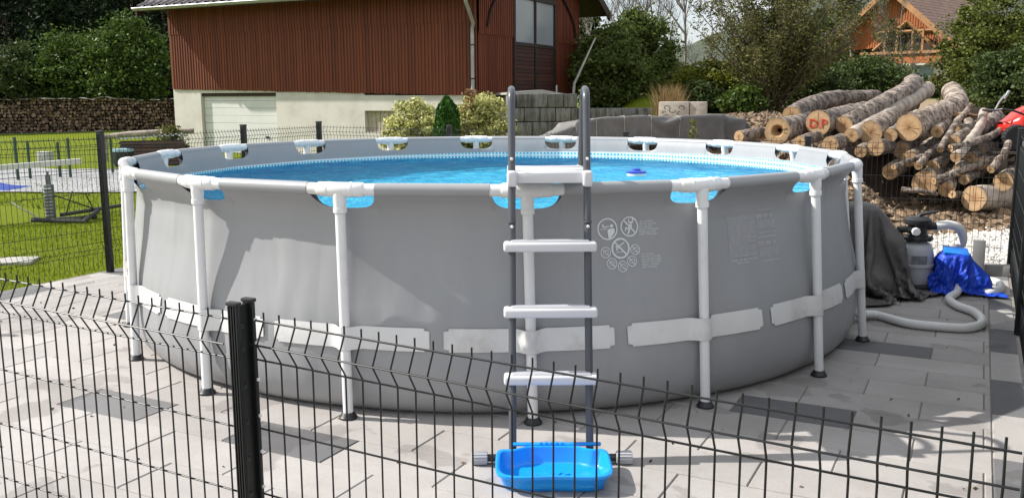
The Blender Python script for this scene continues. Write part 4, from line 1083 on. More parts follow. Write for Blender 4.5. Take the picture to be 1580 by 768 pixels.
for lab, f, b, r0, r1, kw in (
    ('long curved upper log rising behind the lettered log', (1222, 181, 14.6), (1352, 155, 17.2), 14, 12, dict(bend=-.2, sag=.08)),
    ('long log beside the lettered log with a rounded amber end', (1304, 197, 13.9), (1410, 133, 17.8), 14, 13, dict(bend=.34, sag=.16)),
    ('long pale straight log leaning through the middle of the pile', (1315, 213, 13.6), (1432, 143, 17.4), 11, 12, dict(bmat=BIRCHW, bend=.20, sag=.12)),
    ('log with a split line across its round sawn face', (1345, 208, 13.6), (1408, 164, 16.2), 17, 13, dict()),
    ('thickest forked log with a broad flat sawn end', (1404, 202, 13.4), (1470, 146, 16.6), 20, 14, dict(bend=.30, nub=1)),
    ('thin log tucked under the broad flat log', (1375, 213, 13.5), (1420, 185, 15.5), 10, 9, dict()),
    ('short stub log standing out right of the broad log', (1447, 208, 13.4), (1466, 184, 14.6), 9, 8, dict()),
    ('slim dark log sloping up right of the broad log', (1424, 204, 13.8), (1478, 164, 16.2), 9, 9, dict(bend=.08)),
    ('hollow log with a dark rotten heart at the left', (1201, 206, 13.6), (1262, 190, 15.4), 19, 16, dict(hollow=.5)),
    ('small log lying flat at the left end of the pile', (1142, 213, 13.8), (1210, 203, 14.5), 9, 9, dict()),
    ('round log with amber end low behind the fence', (1428, 287, 12.9), (1475, 232, 15.0), 19, 15, dict()),
    ('log with amber end at the foot of a long branch', (1461, 297, 12.8), (1522, 214, 14.8), 12, 9, dict(bend=-.12, nub=1)),
    ('pale brown log pointing left at middle height', (1373, 270, 13.2), (1440, 224, 14.9), 12, 11, dict(bend=.05)),
    ('dark log above the pale brown one', (1404, 250, 13.3), (1480, 206, 15.2), 12, 11, dict()),
    ('dark slender log sloping to the upper right', (1440, 262, 13.1), (1500, 205, 15.2), 10, 9, dict(bend=.06)),
    ('knotty slender log next to the long branch', (1480, 268, 13.0), (1530, 216, 14.9), 9, 9, dict(nub=1)),
    ('dark log disappearing behind the mower wheel', (1512, 258, 13.1), (1572, 234, 14.4), 10, 10, dict()),
    ('big pale log cut short in the lower right corner', (1503, 311, 12.6), (1562, 308, 13.2), 19, 18, dict(bmat=BIRCHW)),
    ('short wedge of log leaning at the right fence', (1549, 286, 12.7), (1566, 268, 13.4), 14, 11, dict()),
    ('split stub with a pale face below the broad log', (1352, 232, 13.1), (1385, 226, 14.2), 13, 11, dict()),
    ('chunky stub log under the lettered log', (1282, 227, 13.3), (1330, 214, 14.6), 12, 11, dict()),
    ('leaning branch with pale bark at the right of the pile', (1475, 247, 12.9), (1518, 178, 14.1), 8, 6, dict(bend=.08, bmat=BIRCHW, nub=1)),
    ('thin log running level under the mower', (1482, 207, 13.6), (1534, 192, 14.6), 8, 8, dict()),
    ('bent branch hanging over the middle logs', (1474, 222, 13.2), (1492, 186, 14.4), 9, 7, dict(bend=.1)),
    ('dark log under the red mower body', (1497, 249, 13.2), (1538, 220, 14.4), 9, 9, dict()),
    ('log lying across at the right fence post', (1514, 240, 13.4), (1566, 218, 14.8), 9, 9, dict()),
    ('thin pale log at the bottom behind the corner', (1470, 305, 12.7), (1505, 307, 13.3), 6, 6, dict()),
    ('reddish log between the branch and the mower wheel', (1506, 208, 13.9), (1540, 186, 15.2), 11, 10, dict()),
    ('short pale log on the slope left of the broad log', (1330, 238, 13.1), (1362, 220, 14.3), 9, 9, dict()),
    ('old grey log half buried below the hollow log', (1235, 222, 13.4), (1300, 204, 14.6), 9, 8, dict()),
    ('dark log deep inside the pile above the amber ends', (1392, 236, 13.6), (1450, 200, 15.6), 13, 12, dict()),
    ('log end showing between the two long leaning logs', (1330, 222, 13.9), (1392, 178, 16.6), 12, 11, dict()),
):
    log(lab, A(*f), A(*b), R(r0, f[2]), R(r1, b[2]), **kw)
for lab, f, b, r0, r1 in (
    ('thin crooked branch lying over the amber ended logs', (1418, 262, 12.9), (1492, 212, 13.6), 6, 4), ('thin dark branch crossing below the long branch', (1442, 284, 12.8), (1545, 246, 13.2), 6, 5),
    ('thin branch sticking up between the middle logs', (1452, 236, 13.0), (1500, 168, 13.9), 5, 4), ('short broken branch beside the fence post', (1530, 268, 12.7), (1558, 226, 13.2), 6, 5),
    ('thin stick poking left out of the pile', (1380, 262, 12.9), (1452, 240, 13.4), 4, 4), ('slender dark pole on the right logs', (1468, 234, 13.0), (1552, 200, 13.9), 6, 5),
    ('broken stick on the bark below the amber ends', (1392, 296, 12.5), (1446, 304, 12.6), 4, 3), ('dark slim log under the pallet', (1488, 282, 12.9), (1562, 262, 13.6), 8, 7)):
    log(lab, A(*f), A(*b), R(r0, f[2]), R(r1, b[2]), bend=rnd.uniform(-.16, .16), nub=1)
pk = A(1482, 184, 14.2); bs_ = thing('bark_slab', 'curved sawn slab of bark lying on top of the logs', 'slab of wood', pk, .1)
mb = MB(); mb.grid(20, 5, lambda u, v: ((u-.5)*.52, (v-.5)*.2, .035*math.sin(PI*u)+.02*math.sin(PI*v)+.02*nz(u*5, v*3))); o = mb.build('slab', SAWN, bs_); sm = o.modifiers.new('thickness', 'SOLIDIFY'); sm.thickness = .03
# earth heaped under the logs so that the gaps stay dark
mb = MB()
def heap(u, v):
    x = 2.6+u*6.2; y = 13.0+v*5.2; w = at(1345, 160, y).x
    h = .80*sstep((y-13.4)/2.6)*math.exp(-((x-w-.9-.12*(y-13))/1.75)**4)*sstep((17.6-y)/1.4)
    return (x, y, gz(x, y)-.05+h+.08*nz(x*2, y*2)*sstep((y-13)/1))
mb.grid(70, 60, heap); setting(mb.build('earth_bank', pm('dark_earth', (.075, .05, .034), .95, .4, 5, .7, 25), smooth=60))

# ------------------------------------------------------------------ vegetation
def leaf_obj(name, mat, parent, C, size, seed, asp=.5, updir=None, align=.0, drop=0.0):
    rg = np.random.default_rng(seed); n = len(C); C = np.asarray(C, float)
    d = rg.normal(size=(n, 3)); d[:, 2] = d[:, 2]*.6-drop
    if updir is not None: d = d*(1-align)+np.asarray(updir)*align*2
    d /= np.linalg.norm(d, axis=1)[:, None]+1e-9
    q = rg.normal(size=(n, 3)); q[:, 2] *= .5; s = np.cross(d, q); s /= np.linalg.norm(s, axis=1)[:, None]+1e-9
    L = size*(.6+.8*rg.random(n))[:, None]; nn = np.cross(s, d)
    v = np.stack([C-d*L*.5, C+s*L*asp*.5+nn*L*.06, C+d*L*.5, C-s*L*asp*.5+nn*L*.06], 1).reshape(-1, 3)
    me = bpy.data.meshes.new(name); me.vertices.add(4*n); me.vertices.foreach_set('co', v.ravel())
    me.loops.add(4*n); me.loops.foreach_set('vertex_index', np.arange(4*n, dtype=np.int32))
    me.polygons.add(n); me.polygons.foreach_set('loop_start', np.arange(0, 4*n, 4, dtype=np.int32)); me.polygons.foreach_set('loop_total', np.full(n, 4, np.int32))
    me.update(calc_edges=True); me.validate(); me.materials.append(mat)
    o = bpy.data.objects.new(name, me); COL.objects.link(o); o.parent = parent; return o
TRUNK = pm('tree_bark', (.10, .075, .055), .9, .35, 4, .7, 20)
TWIG = pm('grey_twig', (.20, .175, .15), .85, .25, 4)
PALET = pm('birch_bark', (.42, .40, .36), .85, .3, 3, dirt=(.1, .09, .08))
L_DARK = leafm('conifer_needle', (.014, .026, .011), .5, .05, (.035, .055, .018), spec=.05)
L_MID = leafm('mid_green_leaf', (.125, .165, .042), .5, .42, (.13, .17, .035))
L_SUN = leafm('fresh_green_leaf', (.062, .105, .018), .45, .3, (.16, .22, .04))
L_OLIVE = leafm('olive_leaf', (.125, .132, .042), .5, .35, (.17, .16, .045))
L_YEL = leafm('yellow_green_leaf', (.13, .15, .018), .45, .3, (.30, .27, .03))
L_DEEP = leafm('deep_green_leaf', (.062, .092, .026), .5, .25, (.08, .11, .03))
L_VAR = leafm('variegated_leaf', (.50, .50, .20), .5, .3, (.72, .70, .45))
L_ARB = leafm('arborvitae_leaf', (.035, .105, .012), .45, .15, (.08, .19, .03))
L_LIME = leafm('lime_leaf', (.095, .120, .022), .55, .25, (.21, .22, .045))
L_DRY = leafm('dry_grass_leaf', (.34, .24, .11), .35, .25, (.45, .34, .17))
def base_at(px, Y, dz=0.0):
    x = at(px, 150, Y).x; return Vector((x, Y, gz(x, Y)-.05+dz))
def zpx(py, px, Y): return at(px, py, Y).z
def crown_pts(n, h0, h1, rx, ry, ncl, cs, seed, shape=1.0, hollow=.35):
    rg = np.random.default_rng(seed); cl = []
    while len(cl) < ncl:
        p = rg.uniform(-1, 1, 3); r = np.linalg.norm(p)
        if r > 1 or r < hollow: continue
        zf = (p[2]+1)/2; k = (1-.45*shape*max(0, zf-.45)) * (.75+.25*min(1, zf*4))*rg.uniform(.72, 1.16)
        cl.append((p[0]*rx*k, p[1]*ry*k, h0+(h1-h0)*zf))
    cl = np.array(cl); w = .5+rg.random(ncl); w /= w.sum(); ix = rg.choice(ncl, n, p=w)
    sc = (.35+.85*rg.random(ncl))*cs
    off = rg.normal(size=(n, 3))*sc[ix][:, None]*np.array([1, 1, .62]); return cl, cl[ix]+off
def broad(name, label, px, Y, top_py, half_px, mat, seed, n=7000, leaf=.14, ncl=46, cs=.30, h0f=.12, shape=1, base_dz=0, cat='tree', group=None, trunk=.10, hollow=.35, ry=None, asp=.55, barkm=None):
    b = base_at(px, Y, base_dz); H = zpx(top_py, px, Y)-b.z; rx = half_px*Y/1410
    t = thing(name, label, cat, b, 0, group); cl, P = crown_pts(n, H*h0f, H*.96, rx, ry or rx*.85, ncl, cs*max(.5, rx/1.6), seed, shape, hollow)
    mb = MB(); rg_ = random.Random(seed); zt = H*.62
    mb.tube([(0, 0, -.05), (.03*H*rg_.uniform(-1, 1), 0, zt*.5), (.04*H*rg_.uniform(-1, 1), .02*H, zt)], [trunk, trunk*.75, trunk*.3], 8)
    for c in cl[:26]:
        z0 = min(zt*.95, max(.15*H, c[2]*.55)); mb.tube([(0, 0, z0), (c[0]*.5, c[1]*.5, z0+(c[2]-z0)*.65), tuple(c)], [trunk*.35, trunk*.2, trunk*.06], 5)
    mb.build('trunk', barkm or TRUNK, t); leaf_obj('crown', mat, t, P, leaf, seed+1, asp); return t
def spruce(label, px, Y, top_py, half_px, seed, n=6500):
    b = base_at(px, Y); H = zpx(top_py, px, Y)-b.z; R0 = half_px*Y/1410; t = thing('spruce_tree', label, 'tree', b, 0, 'dark spruces of the forest edge')
    rg = np.random.default_rng(seed); P = []
    nb = 150
    for i in range(nb):
        f = (i+rg.random())/nb; z = H*(.04+.95*f); r = R0*(1-f)**.85*(.75+.45*rg.random()); a = rg.random()*6.283
        k = max(4, int(n/nb*(1.5-f))); u = rg.random(k)**.6
        P.append(np.stack([np.cos(a)*r*u+rg.normal(size=k)*.16, np.sin(a)*r*u+rg.normal(size=k)*.16, z-.30*r*u**1.4+rg.normal(size=k)*.09-.12*rg.random(k)], 1))
    mb = MB(); mb.tube([(0, 0, -.1), (0, 0, H*.9)], [.16, .02], 6); mb.build('trunk', TRUNK, t)
    leaf_obj('crown', L_DARK, t, np.concatenate(P), .34, seed+5, .28, drop=.5); return t
# forest edge on the left
sp_ = [(-70, 47, -120, 120), (20, 50, -160, 105), (95, 46, -60, 80), (150, 54, -190, 115), (215, 50, -140, 95), (262, 56, -170, 110), (300, 48, -90, 80), (-20, 44, 20, 75), (60, 58, -230, 120), (330, 58, -200, 110), (120, 62, -260, 140), (238, 64, -260, 140), (-130, 56, -200, 140), (400, 62, -230, 120), (180, 46, 10, 70)]
kinds_ = ['at the far left edge behind the firewood wall', 'tall and broad in the left corner', 'low and wide behind the lighter bush', 'in the second row behind the two bushes', 'left of the barn wall, just behind the round bush', 'partly hidden by the barn roof corner', 'squeezed against the barn corner', 'small, right behind the firewood stack at the left', 'highest one of the back row at the left', 'hidden behind the barn roof', 'in the back row between the two bushes', 'in the back row next to the barn', 'outermost one at the left', 'far back behind the barn ridge', 'short one between the two sunlit bushes']
for i, (px, Y, tp, hw_) in enumerate(sp_): spruce('dark spruce '+kinds_[i], px, Y, tp, hw_, 100+i)
# closed dark wood behind the first rows
rg = np.random.default_rng(77); n = 52000
P = np.stack([-36+rg.random(n)*42, 62+rg.random(n)*9, np.zeros(n)], 1)
P[:, 2] = [gz(p[0], p[1])+rg.random()**.8*(12+3*nz(p[0]*.25, p[1]*.3)) if True else 0 for p in P]
o = leaf_obj('forest', L_DARK, None, P, .85, 78, .45, drop=.4); tag(o, 'dense dark forest filling the slope behind the spruces', 'forest', kind='stuff')
broad('leafy_bush', 'sunlit green bush with a ragged top behind the firewood wall', 122, 43.5, 38, 62, L_SUN, 21, 15000, .17, 80, .34, .05, .8, trunk=.09, group=None, cat='bush')
broad('leafy_bush', 'larger sunlit green bush with two peaks beside the barn', 202, 43, 16, 66, L_SUN, 22, 18000, .17, 95, .34, .05, .9, trunk=.09, cat='bush')
broad('leafy_bush', 'shaded dark green bush at the left edge above the firewood', 22, 43, 62, 52, L_DEEP, 23, 10000, .18, 60, .34, .05, .7, cat='bush')
# ornamental shrubs in front of the barn
broad('variegated_shrub', 'yellow-white variegated shrub left of the little green conifer', 645, 21.5, 148, 54, L_VAR, 31, 17000, .08, 110, .22, .02, .5, cat='shrub', trunk=.03, hollow=.2)
broad('variegated_shrub', 'yellow-white variegated shrub with shoots right of the little green conifer', 742, 21.3, 138, 52, L_VAR, 32, 17000, .08, 110, .22, .02, .6, cat='shrub', trunk=.03, hollow=.2)
b = base_at(691, 20.6); H = zpx(146, 691, 20.6)-b.z; t = thing('conifer_column', 'small bright green column conifer between the variegated shrubs', 'conifer', b)
rg = np.random.default_rng(5); n = 5200; z = rg.random(n)**.9; a = rg.random(n)*6.283; r = .315*np.clip(1.25-z, 0, 1)**.35*(.55+.5*rg.random(n)**.5)*(1+.12*np.sin(a*5+z*9))
r *= np.where(z > .86, np.clip((1.04-z)/.18, .1, 1), 1)
leaf_obj('crown', L_ARB, t, np.stack([np.cos(a)*r, np.sin(a)*r, z*H*.97], 1), .10, 6, .35, (0, 0, 1), .55)
mb = MB(); mb.tube([(0, 0, -.05), (0, 0, H*.8)], [.04, .01], 6); mb.build('trunk', TRUNK, t)
b = base_at(727, 20.9); t = thing('reddish_shoot', 'reddish leafy shoot rising above the right variegated shrub', 'plant', b)
H = zpx(137, 727, 20.9)-b.z; rg = np.random.default_rng(9); n = 130; z = .70+.30*rg.random(n); mb = MB(); mb.tube([(0, 0, 0), (.02, 0, H*.6), (0, 0, H)], [.012, .01, .004], 5); mb.build('stem', TRUNK, t)
leaf_obj('leaves', leafm('red_brown_leaf', (.22, .12, .05), .3, .2), t, np.stack([rg.normal(size=n)*.09, rg.normal(size=n)*.09, z*H], 1), .10, 4, .4)

# right-hand side
broad('bushy_tree', 'full green bushy tree directly right of the barn gable', 940, 29, 40, 60, L_MID, 41, 20000, .12, 110, .30, .03, .7, trunk=.1)
broad('bushy_tree', 'dark green bushy tree behind the block wall with a pointed top', 985, 31, 14, 54, L_MID, 42, 18000, .12, 100, .30, .03, .9, trunk=.1)
broad('bushy_tree', 'loose green tree between the bare twigs and the hill', 1035, 33, 100, 50, L_OLIVE, 43, 9000, .12, 60, .34, .03, .9, trunk=.08)
broad('yellow_bush', 'yellow-green bush above the stone planter', 1098, 25.6, 90, 58, L_YEL, 44, 13000, .10, 70, .28, .03, .7, trunk=.05, cat='bush')
broad('dark_bush', 'low dark green bush behind the stone planter', 1075, 24.5, 128, 30, L_DEEP, 45, 4200, .12, 30, .26, .02, .5, trunk=.04, cat='bush')
broad('dark_bush', 'dark shaded bush below the orange gable left of the logs', 1335, 30, 92, 62, L_DEEP, 46, 16000, .11, 80, .3, .02, .5, trunk=.06, cat='bush')
broad('dark_bush', 'dark bush hiding the foot of the house behind the log tops', 1412, 30, 128, 55, L_DEEP, 47, 12000, .11, 64, .3, .02, .4, trunk=.06, cat='bush')
broad('green_bush', 'sunlit low green bush at the foot of the willow', 1150, 23.5, 138, 34, L_SUN, 48, 4200, .11, 34, .26, .02, .5, trunk=.04, cat='bush')
broad('dark_bush', 'dark bush between the willow and the log tops', 1245, 26, 95, 58, L_DEEP, 49, 13000, .10, 70, .3, .02, .5, trunk=.05, cat='bush')
broad('large_bush', 'tall green bush with sunlit top filling the right edge', 1540, 23, -40, 80, L_LIME, 51, 30000, .09, 150, .22, .02, .45, trunk=.1, cat='bush', hollow=.2)
broad('large_bush', 'green bush leaning in front of the house roof at the right', 1492, 24.5, 52, 44, L_OLIVE, 52, 13000, .095, 56, .27, .02, .5, trunk=.06, cat='bush', hollow=.2)
broad('large_bush', 'shaded green bush behind the red mower', 1560, 20.5, 78, 62, L_DEEP, 53, 15000, .09, 60, .25, .02, .45, trunk=.06, cat='bush', hollow=.2)
broad('bushy_tree', 'tree rising behind the house roof at the right edge', 1450, 60, -60, 60, L_MID, 54, 7000, .34, 44, .34, .05, .8, trunk=.12)
broad('bushy_tree', 'dim green tree behind the willow at the foot of the hill', 1215, 44, 78, 60, L_OLIVE, 55, 8000, .26, 50, .34, .05, .6, trunk=.1)
broad('bushy_tree', 'far green tree closing the gap left of the orange house', 1265, 52, 20, 55, L_DEEP, 56, 7000, .3, 46, .34, .05, .7, trunk=.1)
# many-stemmed willow with thin rods
b = base_at(1195, 24.0); H = zpx(-70, 1195, 24)-b.z; wl_ = thing('willow_bush', 'big many-stemmed olive willow fanning out left of the orange house', 'tree', b)
rw = random.Random(12); mb = MB(); P = []; rg = np.random.default_rng(13)
for i in range(84):
    a = rw.random()*6.283; sp = rw.uniform(.08, 1)*2.7; h = H*rw.uniform(.45, 1.0)*(1-.16*sp/2.7); pts = []
    for j in range(9):
        f = j/8; pts.append(Vector((math.cos(a)*sp*f**1.3+.05*nz(f*4, i), math.sin(a)*sp*.8*f**1.3, h*f)))
    mb.tube(pts, [.030*(1-.80*j/8) for j in range(9)], 5)
    for _ in range(9):
        j = rw.randint(3, 7); p = pts[j]; d = Vector((rw.uniform(-.5, .5), rw.uniform(-.5, .5), rw.uniform(.2, .8))); e = p+d*rw.uniform(.4, .9)
        mb.tube([p, (p+e)/2+Vector((0, 0, .03)), e], [.008, .006, .003], 4)
        k = 34; f = rg.random(k); q = np.array(p)[None]*(1-f[:, None])+np.array(e)[None]*f[:, None]+rg.normal(size=(k, 3))*.10; P.append(q)
    k = 80; f = .10+.90*rg.random(k); ix = np.clip((f*8).astype(int), 0, 7); q = np.array([pts[i_] for i_ in ix])+rg.normal(size=(k, 3))*.13; P.append(q)
mb.build('stems', TRUNK, wl_); leaf_obj('crown', L_OLIVE, wl_, np.concatenate(P), .095, 14, .35)
# nearly bare trees
def bare(label, px, Y, top_py, spread, seed, mat=TWIG, lean=0, leaves=0):
    b = base_at(px, Y); H = zpx(top_py, px, Y)-b.z; t = thing('bare_tree', label, 'tree', b); rw = random.Random(seed); mb = MB(); P = []
    def branch(p, d, L, r, dep):
        n = 5; pts = [p]; q = p.copy(); dd = d.copy()
        for j in range(n):
            dd = (dd+Vector((rw.uniform(-.16, .16), rw.uniform(-.16, .16), rw.uniform(-.02, .14)))).normalized(); q = q+dd*L/n; pts.append(q.copy())
        mb.tube(pts, [r*(1-.7*j/n) for j in range(n+1)], 5 if dep < 2 else 3, cap=False)
        if dep < 4:
            for _ in range((6, 6, 6, 5)[dep]):
                j = rw.randint(1, n); v = Vector((rw.uniform(-1, 1), rw.uniform(-1, 1), rw.uniform(.1, .9))).normalized()
                branch(pts[j], (dd*.55+v*.65).normalized(), L*rw.uniform(.40, .66), max(.0065, r*.5), dep+1)
        elif leaves:
            for _ in range(leaves): P.append(tuple(q+Vector((rw.gauss(0, .1), rw.gauss(0, .1), rw.gauss(0, .1)))))
    branch(Vector((0, 0, 0)), Vector((lean, 0, 1)).normalized(), H*.62, .085*spread, 0)
    mb.build('trunk', mat, t, smooth=80, recalc=False)
    if P: leaf_obj('leaves', L_OLIVE, t, P, .12, seed, .5)
    return t
bare('slender bare tree with pale branches just right of the barn roof', 905, 32, -70, .8, 61, PALET, .06, 1)
bare('thin bare tree in front of the pale sky', 975, 34, -90, .8, 62, TWIG, -.03, 0)
bare('wide bare tree with fine twigs above the grey hill', 1055, 35, -110, .8, 63, TWIG, .06, 0)
bare('fine bare tree standing between the pale one and the hill', 1010, 33, -130, .8, 65, TWIG, .05, 0)
bare('bare twiggy tree leaning left of the willow', 1100, 33, -60, .6, 64, TWIG, -.12, 0)
bare('thin leafy tree standing in front of the orange gable', 1398, 36, -40, .6, 66, TWIG, -.05, 1)
bare('second thin leafy tree left of the orange gable', 1318, 37, -50, .7, 67, TWIG, .08, 3)
mb = MB(); q0 = at(888, 130, 26.5); q1 = at(921, 60, 27.5)
pt = thing('leaning_trunk', 'pale thin trunk leaning out beside the barn gable', 'tree', (q0.x, q0.y, gz(q0.x, q0.y)))
mb.tube([(-.15, 0, 0), (0, 0, q0.z-gz(q0.x, q0.y)), Vector(q1)-Vector((q0.x, q0.y, gz(q0.x, q0.y)))], [.05, .04, .02], 7); mb.build('trunk', PALET, pt)
# dry ornamental grass
b = at(1034, 158, 22.0); dg_ = thing('dry_grass_clump', 'straw coloured tall grass clump behind the stone planter', 'grass clump', (b.x, b.y, gz(b.x, b.y)))
mb = MB(); rw = random.Random(3); hh = zpx(128, 1034, 22)-gz(b.x, b.y)
for i in range(420):
    x0, y0 = rw.gauss(0, .16), rw.gauss(0, .12); h = hh*rw.uniform(.55, 1.02); dx, dy = rw.gauss(0, .16), rw.gauss(0, .12); w = .006
    pts = [Vector((x0, y0, 0)), Vector((x0+dx*.3, y0+dy*.3, h*.6)), Vector((x0+dx, y0+dy, h))]
    mb.add([pts[0]+Vector((-w, 0, 0)), pts[0]+Vector((w, 0, 0)), pts[1]+Vector((w, 0, 0)), pts[1]+Vector((-w, 0, 0)), pts[2]], [(0, 1, 2, 3), (3, 2, 4)])
mb.build('stalks', L_DRY, dg_, smooth=0, recalc=False)
b = at(1070, 213, 14.6); wd_ = thing('weed_stalk', 'single green weed in front of the firewood under the tarpaulin', 'plant', (b.x, b.y, gz(b.x, b.y)))
rg = np.random.default_rng(4); n = 240; z = rg.random(n); leaf_obj('leaves', L_OLIVE, wd_, np.stack([rg.normal(size=n)*.09*(1.1-z), rg.normal(size=n)*.08, .35+z*.72], 1), .07, 3, .35, (0, 0, 1), .4)
mb = MB(); mb.tube([(0, 0, 0), (.02, 0, .6), (0, 0, 1.08)], [.008, .006, .003], 5); mb.build('stem', TRUNK, wd_)

# ------------------------------------------------------------------ far hill
HILLM = NT('wooded_hill'); g = HILLM.noise(.09, 8, .7)
HILLM.color(HILLM.ramp(g, [(.35, (.045, .058, .040)), (.65, (.085, .10, .065))])).rough(1).bump(HILLM.noise(.12, 7, .7), .8, 6)
mb = MB()
def hill_fn(u, v):
    px = 820+u*1300; Y = 260+v*260; ridge = 100-115*sstep((px-925)/420)-60*sstep((px-1500)/500)
    zt = zpx(ridge, 1000, 520); x = at(px, 150, Y).x
    return (x, Y, -2+(zt+2)*v**.8+(4.0*nz(px*.02, v*6)+2.6*abs(nz(px*.08, v*30)))*v)
mb.grid(170, 40, hill_fn); setting(mb.build('hill', HILLM.mat, smooth=60))

# ------------------------------------------------------------------ house with orange gable
HY = 42.0
hz = zpx(124, 1400, HY); apx = at(1353, -3, HY); gl, gr_ = at(1283, 72, HY-.6), at(1462, 103, HY+1.6)
gl.z = gr_.z = (gl.z+gr_.z)/2
hb = (gl+gr_)/2; ga = math.radians(-46)
house = thing('timber_house', 'house with bright orange timber gable and brown tiled roof behind the bushes', 'house', (hb.x, hb.y, gz(hb.x, hb.y)), ga)
hw2 = (gr_-gl).length/2*1.02; ez = gl.z-house.location.z; az_ = apx.z-house.location.z+.35
m = NT('orange_boards'); g = m.noise(2, 6, .6, stretch=(8, 8, .4))
m.color(m.ramp(g, [(.3, (.26, .072, .018)), (.7, (.42, .135, .034))])).rough(.65).bump(g, .3, .01); ORB = m.mat
ORT = pm('orange_beam', (.34, .17, .07), .65, .2, 4); TILE = NT('brown_tile')
bk = TILE.n('TexBrick'); bk.inputs['Scale'].default_value = 1; bk.inputs['Brick Width'].default_value = .3; bk.inputs['Row Height'].default_value = .24; bk.inputs['Mortar Size'].default_value = .02
for nme, cc in (('Color1', (.21, .12, .085)), ('Color2', (.29, .18, .13)), ('Mortar', (.07, .04, .03))): bk.inputs[nme].default_value = (*cc, 1)
mpn = TILE.n('Mapping'); TILE.l(TILE.co('UV'), mpn.inputs[0]); TILE.l(mpn.outputs[0], bk.inputs['Vector']); TILE.color(bk.outputs[0]).rough(.8).bump(bk.outputs[1], -.5, .03)
sl = (az_-ez)/hw2
mb = MB(); gab2 = lambda x, d, z: (x, -d, z)
boards(mb, gab2, -hw2*.93, hw2*.93, lambda x: max(ez+.15, ez+.30+.95*max(0, 1-abs(x-.75)/1.5)) if x > -.9 else ez+.1+.25*(x+hw2)/hw2, lambda x: az_-abs(x)*sl, .12); mb.build('gable_boards', ORB, house, smooth=0)
mb = MB()
for x0, z0, x1, z1 in ((-.75, ez+.15, .75, ez+1.4), (.75, ez+1.4, 2.05, ez+.2), (-.6, ez+.95, 2.0, ez+.95)): mb.tube([(x0, -.1, z0), (x1, -.1, z1)], .07, 4)
for x in (-.1, .45, 1.15, 1.6): mb.box((x, -.35, ez+.45), (.09, .09, 1.15))
mb.box((.6, -.4, ez+.02), (3.6, .1, .12)); mb.build('truss_posts', ORT, house, smooth=0)
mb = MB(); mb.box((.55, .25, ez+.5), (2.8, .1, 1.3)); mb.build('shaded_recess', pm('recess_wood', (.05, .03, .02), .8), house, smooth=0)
mb = MB(); mb.box((.5, -.3, ez-.28), (4.6, .1, .34)); mb.build('fascia_board', ORB, house, smooth=0)
mb = MB(); mb.box((0, 3.2, (ez-.45)/2), (hw2*1.8, 6.2, ez-.45)); mb.build('white_wall', pm('white_render', (.62, .60, .56), .9, .08, 2), house, smooth=0)
mb = MB(); mb.box((1.55, .08, ez-.95), (.8, .06, .8)); mb.build('window', pm('house_glass', (.25, .30, .36), .1, .1, 1), house, smooth=0)
for sgn in (-1, 1):
    mb = MB(); x1 = sgn*(hw2+.35); z1 = az_-(hw2+.35)*sl
    mb.v = [(0, -.55, az_+.10), (x1, -.55, z1+.10), (x1, 9, z1+.10), (0, 9, az_+.10), (0, -.55, az_-.06), (x1, -.55, z1-.06), (x1, 9, z1-.06), (0, 9, az_-.06)]
    mb.f = [(0, 1, 2, 3), (4, 7, 6, 5), (0, 4, 5, 1), (1, 5, 6, 2), (2, 6, 7, 3), (3, 7, 4, 0)]; mb.m = [0]*6
    o = mb.build('roof_slope', TILE.mat, house, smooth=0); uvl = o.data.uv_layers.new(name='UVMap')
    for lp in o.data.loops:
        v = o.data.vertices[lp.vertex_index].co; uvl.data[lp.index].uv = (v.y, math.hypot(v.x, v.z-az_))
    mb = MB(); mb.prism([(0, az_-.22), (x1, z1-.22), (x1, z1+.08), (0, az_+.08)], -.60, -.555, lambda a, b, c_: Vector((a, c_, b))); mb.build('verge_board', ORT, house, smooth=0)

# ------------------------------------------------------------------ red ride-on mower at the right edge
MY = 13.6
mo = at(1556, 217, MY); mz = .45; mower = thing('ride_on_mower', 'bright red ride-on mower parked beside the log pile', 'mower', (mo.x, mo.y, mo.z-.19), math.radians(-6))
RED = pm('red_paint', (.62, .022, .012), .28, .06, 4)
mb = MB(); NU, NV = 40, 20
def hood(u, v):
    x = -.12+1.0*u; a = PI*v; hh = .20+.20*sstep(u*1.6)-.02*u; w = .27+.05*u
    e_ = .6; return (x, -math.copysign(abs(math.cos(a))**e_, math.cos(a))*w*min(1, .45+u*3), .33+math.sin(a)**e_*hh*min(1, .4+u*2.5))
mb.grid(NU, NV, hood); mb.box((.38, 0, .29), (.95, .50, .10), .03); mb.build('hood', RED, mower, smooth=60)
mb = MB(); mb.box((.02, -.06, .34), (.26, .40, .07), .03); mb.box((.30, -.29, .25), (.6, .05, .10), .02); mb.build('side_panel', RED, mower)
TYRE = pm('tyre_rubber', (.02, .02, .021), .85, .2, 10, .3, 30)
for x, y in ((.0, -.27), (.0, .27), (1.05, -.3), (1.05, .3)):
    Rx = Matrix.Rotation(PI/2, 4, 'X'); mb = MB(); r = .185
    mb.lathe([(.11, -.055), (.15, -.068), (.175, -.06), (r, -.035), (r, .035), (.175, .06), (.15, .068), (.11, .055)], 28, (x, y, r), Rx)
    for j in range(22): a = j*2*PI/22; mb.box((x+math.cos(a)*r, y, r+math.sin(a)*r), (.018, .10, .018), .004, Matrix.Rotation(-a, 4, 'Y'))
    wh = mb.build('wheel', TYRE, mower); mb = MB(); mb.lathe([(.112, -.05), (.10, -.045), (.085, -.02), (.05, -.03), (.045, -.05), (.02, -.055)], 24, (x, y, r), Rx); mb.build('rim', pm('grey_rim', (.12, .12, .12), .5, .2, 10), wh)
mb = MB(); mb.tube([(-.22, -.30, .60), (-.05, -.30, .57), (.25, -.31, .45), (.7, -.32, .32)], .016, 8); mb.tube([(-.22, -.30, .60), (-.30, -.22, .58), (-.30, .2, .58), (-.1, .28, .55)], .016, 8)
